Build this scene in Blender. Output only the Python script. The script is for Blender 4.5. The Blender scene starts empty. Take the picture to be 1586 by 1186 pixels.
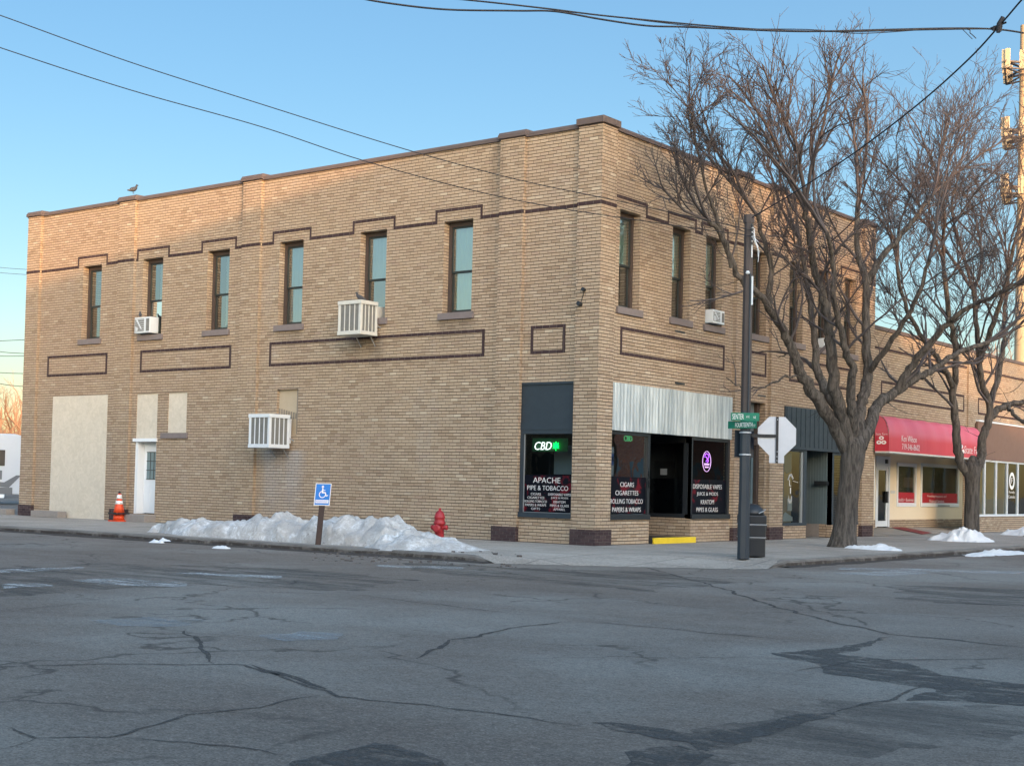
import bpy, math, random
from mathutils import Vector, Matrix, noise
R = math.radians
random.seed(7)
sc = bpy.context.scene
COL = sc.collection

# ---------------------------------------------------------------- camera
cam_d = bpy.data.cameras.new('camera'); cam = bpy.data.objects.new('camera', cam_d); COL.objects.link(cam)
YAW, PIT, ROL = .657, .0335, .0230
CP = Vector((18.5957, -27.3102, 1.35)); F = 2209.3; SY = 84.61
_d = Vector((-math.sin(YAW)*math.cos(PIT), math.cos(YAW)*math.cos(PIT), math.sin(PIT)))
_r0 = Vector((math.cos(YAW), math.sin(YAW), 0)); _u0 = _r0.cross(_d)
_r = math.cos(ROL)*_r0 + math.sin(ROL)*_u0; _u = -math.sin(ROL)*_r0 + math.cos(ROL)*_u0
M3 = Matrix((_r, _u, -_d)).transposed()
cam.matrix_world = Matrix.Translation(CP) @ M3.to_4x4()
cam_d.sensor_fit = 'HORIZONTAL'; cam_d.sensor_width = 36; cam_d.lens = F/1586*36
cam_d.shift_y = SY/1586; cam_d.clip_end = 2000; cam_d.clip_start = .1
sc.camera = cam

def ray(px, py): return _d + (px-793)/F*_r - (py-593-SY)/F*_u
def at(px, py, fwd):            # surveyed point at a forward distance
    return CP + ray(px, py)*fwd
def fwd_of(p): return (Vector(p)-CP).dot(_d)
def gp(px, py, z=-.13):         # surveyed ground point
    v = ray(px, py); t = (z-CP.z)/v.z; return CP + v*t
def onp(px, py, ax, val):
    v = ray(px, py); t = (val-CP[ax])/v[ax]; return CP + v*t

# ---------------------------------------------------------------- light
SUN_EL, SUN_AZ = R(6.9), R(123.5)
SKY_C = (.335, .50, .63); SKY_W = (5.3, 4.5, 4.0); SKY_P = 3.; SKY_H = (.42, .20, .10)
w = bpy.data.worlds.new('World'); sc.world = w; w.use_nodes = True
nt = w.node_tree; nt.nodes.clear()
sky = nt.nodes.new('ShaderNodeTexSky'); sky.sky_type = 'NISHITA'; sky.sun_disc = False
sky.sun_elevation = SUN_EL; sky.sun_rotation = SUN_AZ; sky.air_density = 1.0; sky.dust_density = 1.0; sky.ozone_density = 1.5
bg = nt.nodes.new('ShaderNodeBackground'); bg.inputs[1].default_value = .15
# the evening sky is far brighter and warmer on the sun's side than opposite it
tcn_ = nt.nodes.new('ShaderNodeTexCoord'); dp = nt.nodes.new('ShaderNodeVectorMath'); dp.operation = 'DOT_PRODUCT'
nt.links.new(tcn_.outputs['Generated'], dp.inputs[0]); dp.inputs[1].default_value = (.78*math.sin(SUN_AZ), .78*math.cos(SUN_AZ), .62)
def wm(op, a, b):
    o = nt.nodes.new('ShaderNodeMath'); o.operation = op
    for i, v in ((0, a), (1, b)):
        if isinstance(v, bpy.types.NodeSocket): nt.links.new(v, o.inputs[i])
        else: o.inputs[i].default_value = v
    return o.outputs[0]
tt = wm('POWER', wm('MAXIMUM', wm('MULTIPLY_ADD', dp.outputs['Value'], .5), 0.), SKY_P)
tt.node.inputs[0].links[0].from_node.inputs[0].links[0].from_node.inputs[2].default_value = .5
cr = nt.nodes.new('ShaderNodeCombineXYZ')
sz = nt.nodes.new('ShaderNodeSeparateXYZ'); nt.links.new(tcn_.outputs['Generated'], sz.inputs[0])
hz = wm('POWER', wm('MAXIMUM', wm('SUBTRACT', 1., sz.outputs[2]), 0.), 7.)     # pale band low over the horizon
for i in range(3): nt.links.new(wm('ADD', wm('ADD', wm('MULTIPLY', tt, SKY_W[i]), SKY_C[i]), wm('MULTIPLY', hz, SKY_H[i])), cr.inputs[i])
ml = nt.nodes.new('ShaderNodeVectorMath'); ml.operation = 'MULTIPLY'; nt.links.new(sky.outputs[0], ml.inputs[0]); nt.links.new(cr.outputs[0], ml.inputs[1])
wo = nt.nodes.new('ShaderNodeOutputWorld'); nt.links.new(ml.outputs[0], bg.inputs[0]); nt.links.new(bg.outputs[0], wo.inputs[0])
sd = bpy.data.lights.new('sun', 'SUN'); sd.energy = 2.0; sd.angle = R(.5); sd.color = (1, .50, .22)
so = bpy.data.objects.new('sun', sd); COL.objects.link(so)
sv = Vector((math.sin(SUN_AZ)*math.cos(SUN_EL), math.cos(SUN_AZ)*math.cos(SUN_EL), math.sin(SUN_EL)))
so.rotation_euler = sv.to_track_quat('Z', 'Y').to_euler(); so.location = (40, -40, 30)
vs = sc.view_settings; sc.display_settings.display_device = 'sRGB'
vs.view_transform = 'Standard'; vs.look = 'None'; vs.gamma = 1; vs.use_curve_mapping = False; vs.exposure = 1.33

# ---------------------------------------------------------------- mesh helper
class MB:
    def __init__(s, f=None): s.v = []; s.f = []; s.sm = []; s.map = f
    def add(s, vs, fs, smooth=False):
        b = len(s.v)
        s.v += [tuple(p) for p in vs]; s.f += [tuple(b+i for i in q) for q in fs]; s.sm += [smooth]*len(fs)
    def box(s, x0, x1, y0, y1, z0, z1):
        s.add([(x0,y0,z0),(x1,y0,z0),(x1,y1,z0),(x0,y1,z0),(x0,y0,z1),(x1,y0,z1),(x1,y1,z1),(x0,y1,z1)],
              [(0,3,2,1),(4,5,6,7),(0,1,5,4),(1,2,6,5),(2,3,7,6),(3,0,4,7)])
    def quad(s, a, b, c, d): s.add([a,b,c,d], [(0,1,2,3)])
    def tube(s, pts, rad, n=6, cap=True, smooth=True):
        pts = [Vector(p) for p in pts]
        if not hasattr(rad, '__len__'): rad = [rad]*len(pts)
        vs = []; ref = None
        for i, p in enumerate(pts):
            t = (pts[min(i+1, len(pts)-1)]-pts[max(i-1, 0)])
            if t.length < 1e-9: t = Vector((0,0,1))
            t.normalize()
            if ref is None:
                ref = t.orthogonal().normalized()
            ref = (ref - t*ref.dot(t))
            if ref.length < 1e-6: ref = t.orthogonal()
            ref.normalize(); o = t.cross(ref)
            for k in range(n):
                a = 2*math.pi*k/n
                vs.append(p + (ref*math.cos(a)+o*math.sin(a))*rad[i])
        fs = []
        for i in range(len(pts)-1):
            for k in range(n):
                k2 = (k+1) % n
                fs.append((i*n+k, i*n+k2, (i+1)*n+k2, (i+1)*n+k))
        s.add(vs, fs, smooth)
        if cap:
            s.add(vs[:n], [tuple(reversed(range(n)))]); s.add(vs[-n:], [tuple(range(n))])
    def lathe(s, prof, c=(0,0,0), n=16, smooth=True):
        vs = []
        for r, z in prof:
            for k in range(n):
                a = 2*math.pi*k/n; vs.append((c[0]+r*math.cos(a), c[1]+r*math.sin(a), c[2]+z))
        fs = []
        for i in range(len(prof)-1):
            for k in range(n):
                k2 = (k+1) % n; fs.append((i*n+k, i*n+k2, (i+1)*n+k2, (i+1)*n+k))
        fs.append(tuple(reversed(range(n)))); m = len(prof)-1; fs.append(tuple(m*n+k for k in range(n)))
        s.add(vs, fs, smooth)
    def prism(s, poly, d0, d1):     # poly in (u,z), extruded along d
        n = len(poly)
        vs = [(u, d0, z) for u, z in poly] + [(u, d1, z) for u, z in poly]
        s.add(vs, [tuple(range(n)), tuple(reversed(range(n, 2*n)))] + [(i, n+i, n+(i+1) % n, (i+1) % n) for i in range(n)])
    def build(s, name, mat, parent=None, bevel=0, recalc=True):
        me = bpy.data.meshes.new(name)
        vs = [s.map(*p) for p in s.v] if s.map else s.v
        me.from_pydata([tuple(p) for p in vs], [], s.f); me.materials.append(mat)
        me.polygons.foreach_set('use_smooth', s.sm)
        if recalc:
            import bmesh
            bm = bmesh.new(); bm.from_mesh(me); bmesh.ops.recalc_face_normals(bm, faces=bm.faces); bm.to_mesh(me); bm.free()
        me.update()
        o = bpy.data.objects.new(name, me); COL.objects.link(o)
        if parent: o.parent = parent
        if bevel:
            m = o.modifiers.new('bevel', 'BEVEL'); m.width = bevel; m.segments = 2; m.limit_method = 'ANGLE'
        return o

def fA(u, d, z): return (u, d, z)
def fB(u, d, z): return (-d, u, z)
def tag(o, label=None, cat=None, group=None, kind=None):
    if label: o['label'] = label
    if cat: o['category'] = cat
    if group: o['group'] = group
    if kind: o['kind'] = kind
    return o
def empty(name, loc=(0,0,0), rz=0):
    o = bpy.data.objects.new(name, None); COL.objects.link(o); o.location = loc; o.rotation_euler = (0,0,rz); o.empty_display_size = .2
    return o
def copy_tree(o, parent=None):
    c = o.copy(); COL.objects.link(c)
    if parent: c.parent = parent
    for ch in [x for x in COL.objects if x.parent is o]: copy_tree(ch, c)
    return c

# ---------------------------------------------------------------- materials
class NB:
    def __init__(s, name):
        s.m = bpy.data.materials.new(name); s.m.use_nodes = True; s.t = s.m.node_tree; s.t.nodes.clear()
        s.out = s.t.nodes.new('ShaderNodeOutputMaterial')
    def n(s, typ, **kw):
        o = s.t.nodes.new('ShaderNode'+typ)
        for k, v in kw.items(): setattr(o, k, v)
        return o
    def l(s, a, b): s.t.links.new(a, b)
    def put(s, inp, v):
        if isinstance(v, bpy.types.NodeSocket): s.l(v, inp)
        else: inp.default_value = v
    def math(s, op, a, b=None, c=None):
        o = s.n('Math', operation=op); s.put(o.inputs[0], a)
        if b is not None: s.put(o.inputs[1], b)
        if c is not None: s.put(o.inputs[2], c)
        return o.outputs[0]
    def mix(s, fac, a, b, typ='MIX'):
        o = s.n('Mix', data_type='RGBA', blend_type=typ); s.put(o.inputs[0], fac)
        for i, v in ((6, a), (7, b)):
            s.put(o.inputs[i], v if isinstance(v, bpy.types.NodeSocket) else (*v[:3], 1))
        return o.outputs[2]
    def noise(s, scale, detail=4, rough=.6, vec=None, out=0, dist=0):
        o = s.n('TexNoise'); o.inputs['Scale'].default_value = scale; o.inputs['Detail'].default_value = detail
        o.inputs['Roughness'].default_value = rough; o.inputs['Distortion'].default_value = dist
        s.l(vec if vec else s.pos(), o.inputs['Vector']); return o.outputs[out]
    def ramp(s, fac, stops):
        o = s.n('ValToRGB'); el = o.color_ramp.elements
        while len(el) < len(stops): el.new(.5)
        for e, (p, c) in zip(el, stops):
            e.position = p; e.color = (*c, 1) if hasattr(c, '__len__') else (c, c, c, 1)
        s.put(o.inputs[0], fac); return o.outputs[0]
    def pos(s):
        if not hasattr(s, '_p'): s._p = s.n('NewGeometry')
        return s._p.outputs['Position']
    def scaled(s, x, y, z, vec=None):
        o = s.n('Mapping'); o.inputs['Scale'].default_value = (x, y, z); s.l(vec if vec else s.pos(), o.inputs[0]); return o.outputs[0]
    def bump(s, h, strength=.3, dist=.01):
        o = s.n('Bump'); o.inputs['Strength'].default_value = strength; o.inputs['Distance'].default_value = dist
        s.l(h, o.inputs['Height']); return o.outputs[0]
    def done(s, color, rough=.8, metal=0, normal=None, spec=.4, emit=None, es=0):
        p = s.n('BsdfPrincipled')
        s.put(p.inputs['Base Color'], color if isinstance(color, bpy.types.NodeSocket) else (*color[:3], 1))
        s.put(p.inputs['Roughness'], rough); p.inputs['Metallic'].default_value = metal
        p.inputs['Specular IOR Level'].default_value = spec
        if normal: s.l(normal, p.inputs['Normal'])
        if emit: p.inputs['Emission Color'].default_value = (*emit, 1); p.inputs['Emission Strength'].default_value = es
        s.l(p.outputs[0], s.out.inputs[0]); return s.m

def plain(name, col, rough=.6, metal=0, var=.15, scale=8, bump=.1, spec=.4):
    b = NB(name); n = b.noise(scale, 6); n2 = b.noise(scale*.13, 3)
    c = b.mix(b.math('MULTIPLY', n, var*2), col, tuple(x*.45 for x in col))
    c = b.mix(b.math('MULTIPLY', n2, var), c, tuple(min(1, x*1.5+.02) for x in col))
    r = b.math('ADD', b.math('MULTIPLY', n, .25), rough-.12)
    return b.done(c, r, metal, b.bump(n, bump, .01), spec)
def emis(name, col, st):
    b = NB(name); return b.done(tuple(x*.5 for x in col), .5, emit=col, es=st)

# water marks on the wall: (x, y, top z, half width, drop, strength; negative = pale bloom)
STAINS = [(-10.55, .1, 2.2, .95, 2.3, -.8), (-7.4, .1, 5.17, .7, .9, .7), (-4.4, .1, 5.48, .75, .7, .45), (-10.43, .1, 5.48, .7, .6, .35), (-3.1, .1, 9.8, .35, 2.5, .35), (-12.4, .1, 9.8, .3, 3., .3)]
def brick_mat(name, ramp, mortar, h=.0795, L=.245, hm=.17, stain=.22, seed=0., buff=True):
    b = NB(name); g = b.n('NewGeometry'); b._p = g
    sp = b.n('SeparateXYZ'); b.l(g.outputs['Position'], sp.inputs[0])
    sn = b.n('SeparateXYZ'); b.l(g.outputs['True Normal'], sn.inputs[0])
    isx = b.math('GREATER_THAN', b.math('ABSOLUTE', sn.outputs[0]), .5)
    u = b.math('ADD', b.math('MULTIPLY', sp.outputs[1], isx), b.math('MULTIPLY', sp.outputs[0], b.math('SUBTRACT', 1., isx)))
    # slight unevenness of the courses
    wob = b.noise(.9, 2); wob2 = b.noise(6., 2)
    z = b.math('ADD', sp.outputs[2], b.math('ADD', b.math('MULTIPLY', b.math('SUBTRACT', wob, .5), .016), b.math('MULTIPLY', b.math('SUBTRACT', wob2, .5), .010)))
    v = b.math('DIVIDE', z, h); row = b.math('FLOOR', v); fv = b.math('FRACT', v)
    wn = b.n('TexWhiteNoise', noise_dimensions='1D'); b.l(b.math('ADD', row, 13.7+seed), wn.inputs['W'])
    off = b.math('ADD', b.math('MULTIPLY', b.math('MODULO', b.math('ABSOLUTE', row), 2.), .5), b.math('MULTIPLY', wn.outputs[0], .22))
    uu = b.math('ADD', b.math('DIVIDE', u, L), off); colm = b.math('FLOOR', uu); fu = b.math('FRACT', uu)
    cv = b.n('CombineXYZ'); b.l(colm, cv.inputs[0]); b.l(row, cv.inputs[1]); b.put(cv.inputs[2], b.math('MULTIPLY', isx, 7.))
    w2 = b.n('TexWhiteNoise', noise_dimensions='3D'); b.l(cv.outputs[0], w2.inputs['Vector'])
    base = b.ramp(w2.outputs['Value'], ramp)
    fine = b.noise(45., 5, .7)
    base = b.mix(b.math('MULTIPLY', fine, .45), base, tuple(x*.5 for x in ramp[1][1]))
    big = b.noise(.35, 5, .65)
    base = b.mix(b.math('MULTIPLY', b.ramp(big, [(.50, 0.), (.85, 1.)]), stain), base, tuple(x*.5 for x in ramp[1][1]))
    stv = b.noise(1., 4, .7, b.scaled(2.2, 2.2, .16))
    base = b.mix(b.math('MULTIPLY', b.ramp(stv, [(.55, 0.), (.8, 1.)]), stain), base, (.16, .13, .11))
    wide = b.noise(.13, 4, .6); pale = b.noise(.5, 5, .7, b.scaled(1., 1., .5))
    if buff: base = b.mix(b.ramp(wide, [(.42, .0), (.68, .32)]), base, (.31,.215,.155))
    if buff: base = b.mix(b.ramp(pale, [(.58, 0.), (.80, .30)]), base, (.40,.39,.36))
    for (sx, sy_, sz_, wx, hz_, amt) in (STAINS if buff else []):
        dx_ = b.math('ABSOLUTE', b.math('SUBTRACT', sp.outputs[0], sx)); dy_ = b.math('ABSOLUTE', b.math('SUBTRACT', sp.outputs[1], sy_)); dd_ = b.math('ADD', dx_, dy_)
        mx_ = b.ramp(b.math('DIVIDE', b.math('ADD', dd_, b.math('MULTIPLY', b.math('SUBTRACT', pale, .5), .8)), wx), [(.6, 1.), (1., 0.)])
        dz_ = b.math('DIVIDE', b.math('SUBTRACT', sz_, sp.outputs[2]), hz_); mz_ = b.ramp(dz_, [(0., 0.), (.02, 1.), (.5, .6), (1., 0.)])
        base = b.mix(b.math('MULTIPLY', b.math('MULTIPLY', mx_, mz_), b.math('MULTIPLY', b.ramp(stv, [(.3, .5), (.6, 1.)]), abs(amt))), base, (.36,.35,.34) if amt < 0 else (.10,.085,.07))
    mh = b.ramp(fv, [(0., 1.), (hm*.7, 1.), (hm*1.25, 0.), (.98, 0.)])
    mv = b.ramp(fu, [(0., 1.), (.03, .9), (.05, 0.), (1., 0.)])
    mm = b.math('MAXIMUM', mh, b.math('MULTIPLY', mv, .75))
    lit = b.ramp(fv, [(.80, 0.), (.97, .0)])
    col = b.mix(mm, base, mortar)
    hgt = b.math('ADD', b.math('SUBTRACT', 1., mm), b.math('MULTIPLY', fine, .25))
    hgt = b.math('ADD', hgt, b.math('MULTIPLY', w2.outputs['Value'], .25))
    return b.done(col, .88, 0, b.bump(hgt, .9, .012), .25)

BUFF = [(0., (.30,.222,.150)), (.15, (.385,.298,.207)), (.5, (.42,.330,.232)), (.85, (.445,.356,.255)), (.95, (.36,.268,.195)), (1., (.54,.46,.34))]
M = {}
M['brick'] = brick_mat('buff_brick', BUFF, (.050,.040,.032))
M['brick_low'] = brick_mat('buff_brick_lower', BUFF, (.050,.040,.032), seed=5.)
M['purple'] = brick_mat('purple_brick', [(0.,(.040,.026,.028)),(.3,(.062,.040,.042)),(.6,(.05,.034,.036)),(1.,(.085,.057,.057))], (.16,.14,.125), hm=.07, L=.22, buff=False)
M['redbrick'] = brick_mat('red_brick', [(0.,(.22,.08,.05)),(.3,(.32,.12,.07)),(.6,(.36,.15,.09)),(1.,(.28,.11,.07))], (.3,.27,.23), hm=.12, buff=False)
M['trim'] = brick_mat('trim_brick', [(0.,(.038,.024,.025)),(.3,(.052,.033,.034)),(.6,(.045,.028,.03)),(1.,(.068,.045,.045))], (.20,.17,.15), h=40., hm=.0001, L=.21, seed=3., buff=False, stain=0.)
M['coping'] = plain('coping_stone', (.095,.075,.07), .75, var=.35, scale=6, bump=.3)
M['sill'] = plain('sill_stone', (.17,.145,.14), .8, var=.3, scale=9, bump=.3)
M['wood'] = plain('brown_frame', (.055,.039,.032), .7, var=.4, scale=14, bump=.4)
M['sash'] = plain('dark_sash', (.020,.028,.027), .45, var=.2)
M['black'] = plain('black_paint', (.014,.018,.022), .4, var=.3)
M['navy'] = plain('slate_paint', (.022,.034,.045), .5, var=.3, scale=5)
M['white'] = plain('white_paint', (.66,.70,.72), .45, var=.08)
M['offwhite'] = plain('offwhite_metal', (.52,.53,.49), .5, var=.25, scale=10)
M['whitemetal'] = plain('white_metal', (.58,.63,.66), .45, var=.15, scale=10)
M['grille'] = plain('grille_dark', (.16,.165,.155), .8, var=.5, scale=60, bump=.6)
M['alum'] = plain('aluminium', (.44,.48,.53), .5, .45, var=.12, scale=5)
M['galv'] = plain('galvanised', (.35,.37,.38), .4, .6, var=.2)
M['red'] = plain('red_vinyl', (.34,.012,.022), .5, var=.2, scale=3, bump=.1)
M['redsign'] = plain('red_sign', (.36,.012,.025), .5, var=.1)
M['hydrant'] = plain('hydrant_red', (.30,.014,.020), .45, var=.4, scale=15, bump=.3)
M['orange'] = plain('cone_orange', (.62,.065,.015), .5, var=.25, scale=12)
M['yellow'] = plain('yellow_paint', (.70,.50,.02), .6, var=.25, scale=9, bump=.3)
M['cream'] = plain('cream_stucco', (.72,.62,.45), .85, var=.15, scale=18, bump=.3)
M['brown'] = plain('brown_panel', (.175,.105,.075), .8, var=.1, scale=4)
M['letter'] = plain('white_letter', (.72,.72,.70), .6, var=.04)
M['blue'] = plain('sign_blue', (.01,.17,.55), .45, var=.1)
M['green'] = plain('sign_green', (.0,.16,.095), .45, var=.12)
M['concrete'] = plain('block_concrete', (.24,.22,.20), .9, var=.35, scale=14, bump=.4)
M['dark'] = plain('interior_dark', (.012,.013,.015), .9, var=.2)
M['tan'] = plain('tan_paper', (.36,.27,.15), .85, var=.15, scale=3)
M['curtain_or_reflection'] = plain('curtain_or_reflection', (.55,.70,.68), .85, var=.08)
M['greyboard'] = plain('grey_board', (.105,.15,.165), .6, var=.15, scale=6)
M['poleblue'] = plain('pole_slate', (.016,.026,.038), .42, var=.25, scale=4)
M['polebrown'] = plain('pole_brown', (.042,.030,.028), .5, var=.3, scale=4)
M['wire'] = plain('wire_black', (.018,.018,.022), .6)
M['rust'] = plain('post_rust', (.055,.036,.03), .85, var=.4, scale=20)
M['roof'] = plain('roofing', (.12,.12,.12), .9)
M['vinyl'] = None

def stucco():
    b = NB('panel_stucco'); n = b.noise(5.5, 8, .7, dist=1.); n2 = b.noise(1.1, 4)
    c = b.mix(b.ramp(n, [(.38, 0.), (.68, .9)]), (.57,.52,.43), (.45,.41,.33)); c = b.mix(b.ramp(n2, [(.4, 0.), (.8, .4)]), c, (.46,.43,.36))
    return b.done(c, .9, 0, b.bump(n, .6, .02), .2)
M['stucco'] = stucco()
def vinyl():        # black window film with dull red blotches of artwork
    b = NB('window_film'); n = b.noise(3.1, 3, .55, dist=.8)
    c = b.mix(b.ramp(n, [(.58, 0.), (.66, 1.)]), (.003,.004,.008), (.10,.006,.012))
    return b.done(c, .5, spec=.1)
M['vinyl'] = vinyl()
def corr():
    b = NB('metal_cladding'); s1 = b.noise(1., 5, .75, b.scaled(6., 6., .35)); s2 = b.noise(1., 4, .7, b.scaled(2., 2., .5))
    c = b.mix(b.ramp(s1, [(.40, 0.), (.62, 1.)]), (.60,.65,.64), (.27,.31,.32)); c = b.mix(b.ramp(s2, [(.46, 0.), (.7, .75)]), c, (.36,.40,.41))
    r = b.noise(2.5, 5, .7)
    c = b.mix(b.ramp(r, [(.66, 0.), (.74, .5)]), c, (.33,.17,.11))
    return b.done(c, .45, .25)
M['corr'] = corr()
def glass(name, tint, k=1.2, f0=.10):
    b = NB(name); fr = b.n('Fresnel'); fr.inputs[0].default_value = 1.6
    g = b.n('BsdfGlossy'); g.inputs['Roughness'].default_value = .015; g.inputs['Color'].default_value = (.9,.95,.95,1)
    wv = b.noise(1.3, 2); b.l(b.bump(wv, .12, .03), g.inputs['Normal'])
    t = b.n('BsdfTransparent'); t.inputs['Color'].default_value = (*tint, 1)
    mx = b.n('MixShader'); b.l(b.math('MINIMUM', b.math('ADD', b.math('MULTIPLY', fr.outputs[0], k), f0), 1.), mx.inputs[0])
    b.l(t.outputs[0], mx.inputs[1]); b.l(g.outputs[0], mx.inputs[2]); b.l(mx.outputs[0], b.out.inputs[0]); return b.m
M['glass'] = glass('window_glass', (.58,.70,.68), f0=.32)
M['shopglass'] = glass('shop_glass', (.55,.62,.63), k=.6, f0=.05)

def road_mat(name, base, dark, light, cracks=True, joints=None):
    b = NB(name)
    n1 = b.noise(60, 6, .75); n2 = b.noise(2.2, 6, .7); n3 = b.noise(.16, 6, .6); n4 = b.noise(1., 5, .65, b.scaled(.10, .55, 1.))
    c = b.mix(b.ramp(n2, [(.3, 0.), (.7, .55)]), base, dark)
    c = b.mix(b.ramp(n3, [(.44, 0.), (.60, .95)]), c, light)
    n6 = b.noise(.23, 4, .6, b.scaled(1., 1., 1.)); c = b.mix(b.ramp(n6, [(.48, 0.), (.66, .6)]), c, dark)
    c = b.mix(b.ramp(n4, [(.50, 0.), (.68, .65)]), c, dark)
    n5 = b.noise(14, 7, .8, b.scaled(1., 1.6, 1.)); c = b.mix(b.ramp(n5, [(.40, .6), (.48, 0.)]), c, tuple(x*.5 for x in base)); c = b.mix(b.ramp(n5, [(.52, 0.), (.62, .55)]), c, tuple(min(1, x*1.6) for x in base))
    c = b.mix(b.ramp(n1, [(.38, .8), (.48, 0.)]), c, tuple(x*.35 for x in base))
    c = b.mix(b.ramp(n1, [(.54, 0.), (.64, .7)]), c, tuple(min(1, x*2.0) for x in base))
    h = n1
    if cracks:
        vo = b.n('TexVoronoi', feature='DISTANCE_TO_EDGE'); vo.inputs['Scale'].default_value = .38
        ds = b.n('VectorMath', operation='ADD'); b.l(b.pos(), ds.inputs[0])
        nn = b.n('TexNoise'); nn.inputs['Scale'].default_value = 1.3; nn.inputs['Detail'].default_value = 5; b.l(b.pos(), nn.inputs['Vector'])
        sc_ = b.n('VectorMath', operation='SCALE'); b.l(nn.outputs['Color'], sc_.inputs[0]); sc_.inputs['Scale'].default_value = 1.1
        b.l(sc_.outputs[0], ds.inputs[1]); b.l(ds.outputs[0], vo.inputs['Vector'])
        msk = b.ramp(b.noise(.33, 3), [(.46, 0.), (.56, .8)])
        ck = b.math('MULTIPLY', b.ramp(vo.outputs['Distance'], [(0., 1.), (.006, .8), (.016, 0.)]), msk)
        c = b.mix(ck, c, tuple(x*.25 for x in base))
    if joints:
        sp = b.n('SeparateXYZ'); b.l(b.pos(), sp.inputs[0])
        for i in (0, 1):
            fr = b.math('FRACT', b.math('DIVIDE', b.math('ADD', sp.outputs[i], 60.), joints))
            c = b.mix(b.ramp(fr, [(0., .85), (.016, .85), (.024, 0.), (1., 0.)]), c, tuple(x*.35 for x in base))
    return b.done(c, b.ramp(n2, [(.2, .70), (.8, .95)]), 0, b.bump(b.math('ADD', h, b.math('MULTIPLY', n2, .6)), .55, .012), .3)
M['road'] = road_mat('old_asphalt', (.168,.144,.120), (.104,.085,.071), (.220,.213,.190))
M['walk'] = road_mat('sidewalk_concrete', (.31,.28,.24), (.18,.155,.128), (.38,.355,.31), False, 1.52)
def kerb_mat():
    b = NB('curb_concrete'); g = b.n('NewGeometry'); b._p = g; sn = b.n('SeparateXYZ'); b.l(g.outputs['True Normal'], sn.inputs[0])
    n1 = b.noise(9, 6, .75); n2 = b.noise(1.4, 5, .7)
    c = b.mix(n1, (.12,.108,.094), (.24,.225,.20)); c = b.mix(b.ramp(n2, [(.45, 0.), (.65, .6)]), c, (.09,.08,.07))
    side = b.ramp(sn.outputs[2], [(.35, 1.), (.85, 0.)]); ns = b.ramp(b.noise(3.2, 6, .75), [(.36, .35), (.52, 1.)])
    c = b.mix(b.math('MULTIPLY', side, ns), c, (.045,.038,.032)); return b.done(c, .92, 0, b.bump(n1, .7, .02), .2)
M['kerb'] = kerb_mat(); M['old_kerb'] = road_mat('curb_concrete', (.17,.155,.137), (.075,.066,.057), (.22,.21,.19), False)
M['patch'] = road_mat('tar_patch', (.042,.044,.048), (.03,.031,.034), (.060,.063,.067), False)
M['lot'] = road_mat('lot_ground', (.15,.14,.125), (.10,.09,.08), (.2,.19,.17), False)
M['dirt'] = plain('gutter_dirt', (.036,.029,.024), .95, var=.5, scale=25, bump=.8)
def worn(name, col, lo, hi, sc=2.2, sy=1., lo2=.35):
    b = NB(name); n = b.noise(1., 7, .8, b.scaled(sc*.5, sc*2.4*sy, 1.)); n2 = b.noise(26, 4, .7)
    f = b.math('MULTIPLY', b.ramp(n, [(lo, 0.), (hi, 1.)]), b.ramp(n2, [(lo2, .2), (lo2+.2, 1.)]))
    p = b.n('BsdfPrincipled'); p.inputs['Base Color'].default_value = (*col, 1); p.inputs['Roughness'].default_value = .85
    t = b.n('BsdfTransparent'); mx = b.n('MixShader'); b.l(f, mx.inputs[0]); b.l(t.outputs[0], mx.inputs[1]); b.l(p.outputs[0], mx.inputs[2]); b.l(mx.outputs[0], b.out.inputs[0])
    return b.m
M['paint'] = worn('worn_paint', (.42,.43,.42), .40, .62)
M['salt'] = worn('salt_residue', (.30,.33,.345), .38, .75, 1.2)
M['crack'] = worn('crack_dark', (.050,.046,.042), .34, .50, 6., .5, .34)
M['patch'] = worn('tar_patch', (.058,.055,.051), .40, .54, 4.6, .55, .33)
M['damp'] = worn('damp_stain', (.082,.074,.065), .42, .78, .9, .8, .2)
def snow_mat(name, dirt):
    b = NB(name); n = b.noise(7, 8, .75, dist=.6); n2 = b.noise(1.6, 5, .7); n3 = b.noise(19, 7, .85)
    c = b.mix(b.ramp(n, [(.36, 0.), (.56, dirt)]), (.76,.78,.78), (.43,.42,.395))
    c = b.mix(b.ramp(n2, [(.40, 0.), (.60, dirt)]), c, (.40,.385,.36))
    c = b.mix(b.ramp(n3, [(.56, 0.), (.66, dirt)]), c, (.07,.062,.055))
    return b.done(c, .65, 0, b.bump(b.math('ADD', n, n3), .6, .05), .3)
M['snow'] = snow_mat('dirty_snow', .95); M['snow_clean'] = snow_mat('clean_snow', .12)
def bark():
    b = NB('bark'); n = b.noise(1., 6, .75, b.scaled(13, 13, 1.8)); n2 = b.noise(2.5, 4)
    c = b.mix(b.ramp(n, [(.40, 0.), (.60, 1.)]), (.034,.030,.027), (.135,.120,.104)); c = b.mix(b.math('MULTIPLY', n2, .5), c, (.058,.055,.050))
    return b.done(c, .9, 0, b.bump(n, 1., .07), .2)
M['bark'] = bark()
M['twig'] = plain('twig_bark', (.066,.058,.060), .85, var=.3, scale=3)
M['fartwig'] = plain('far_twig', (.34,.20,.12), .9, var=.2)

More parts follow.
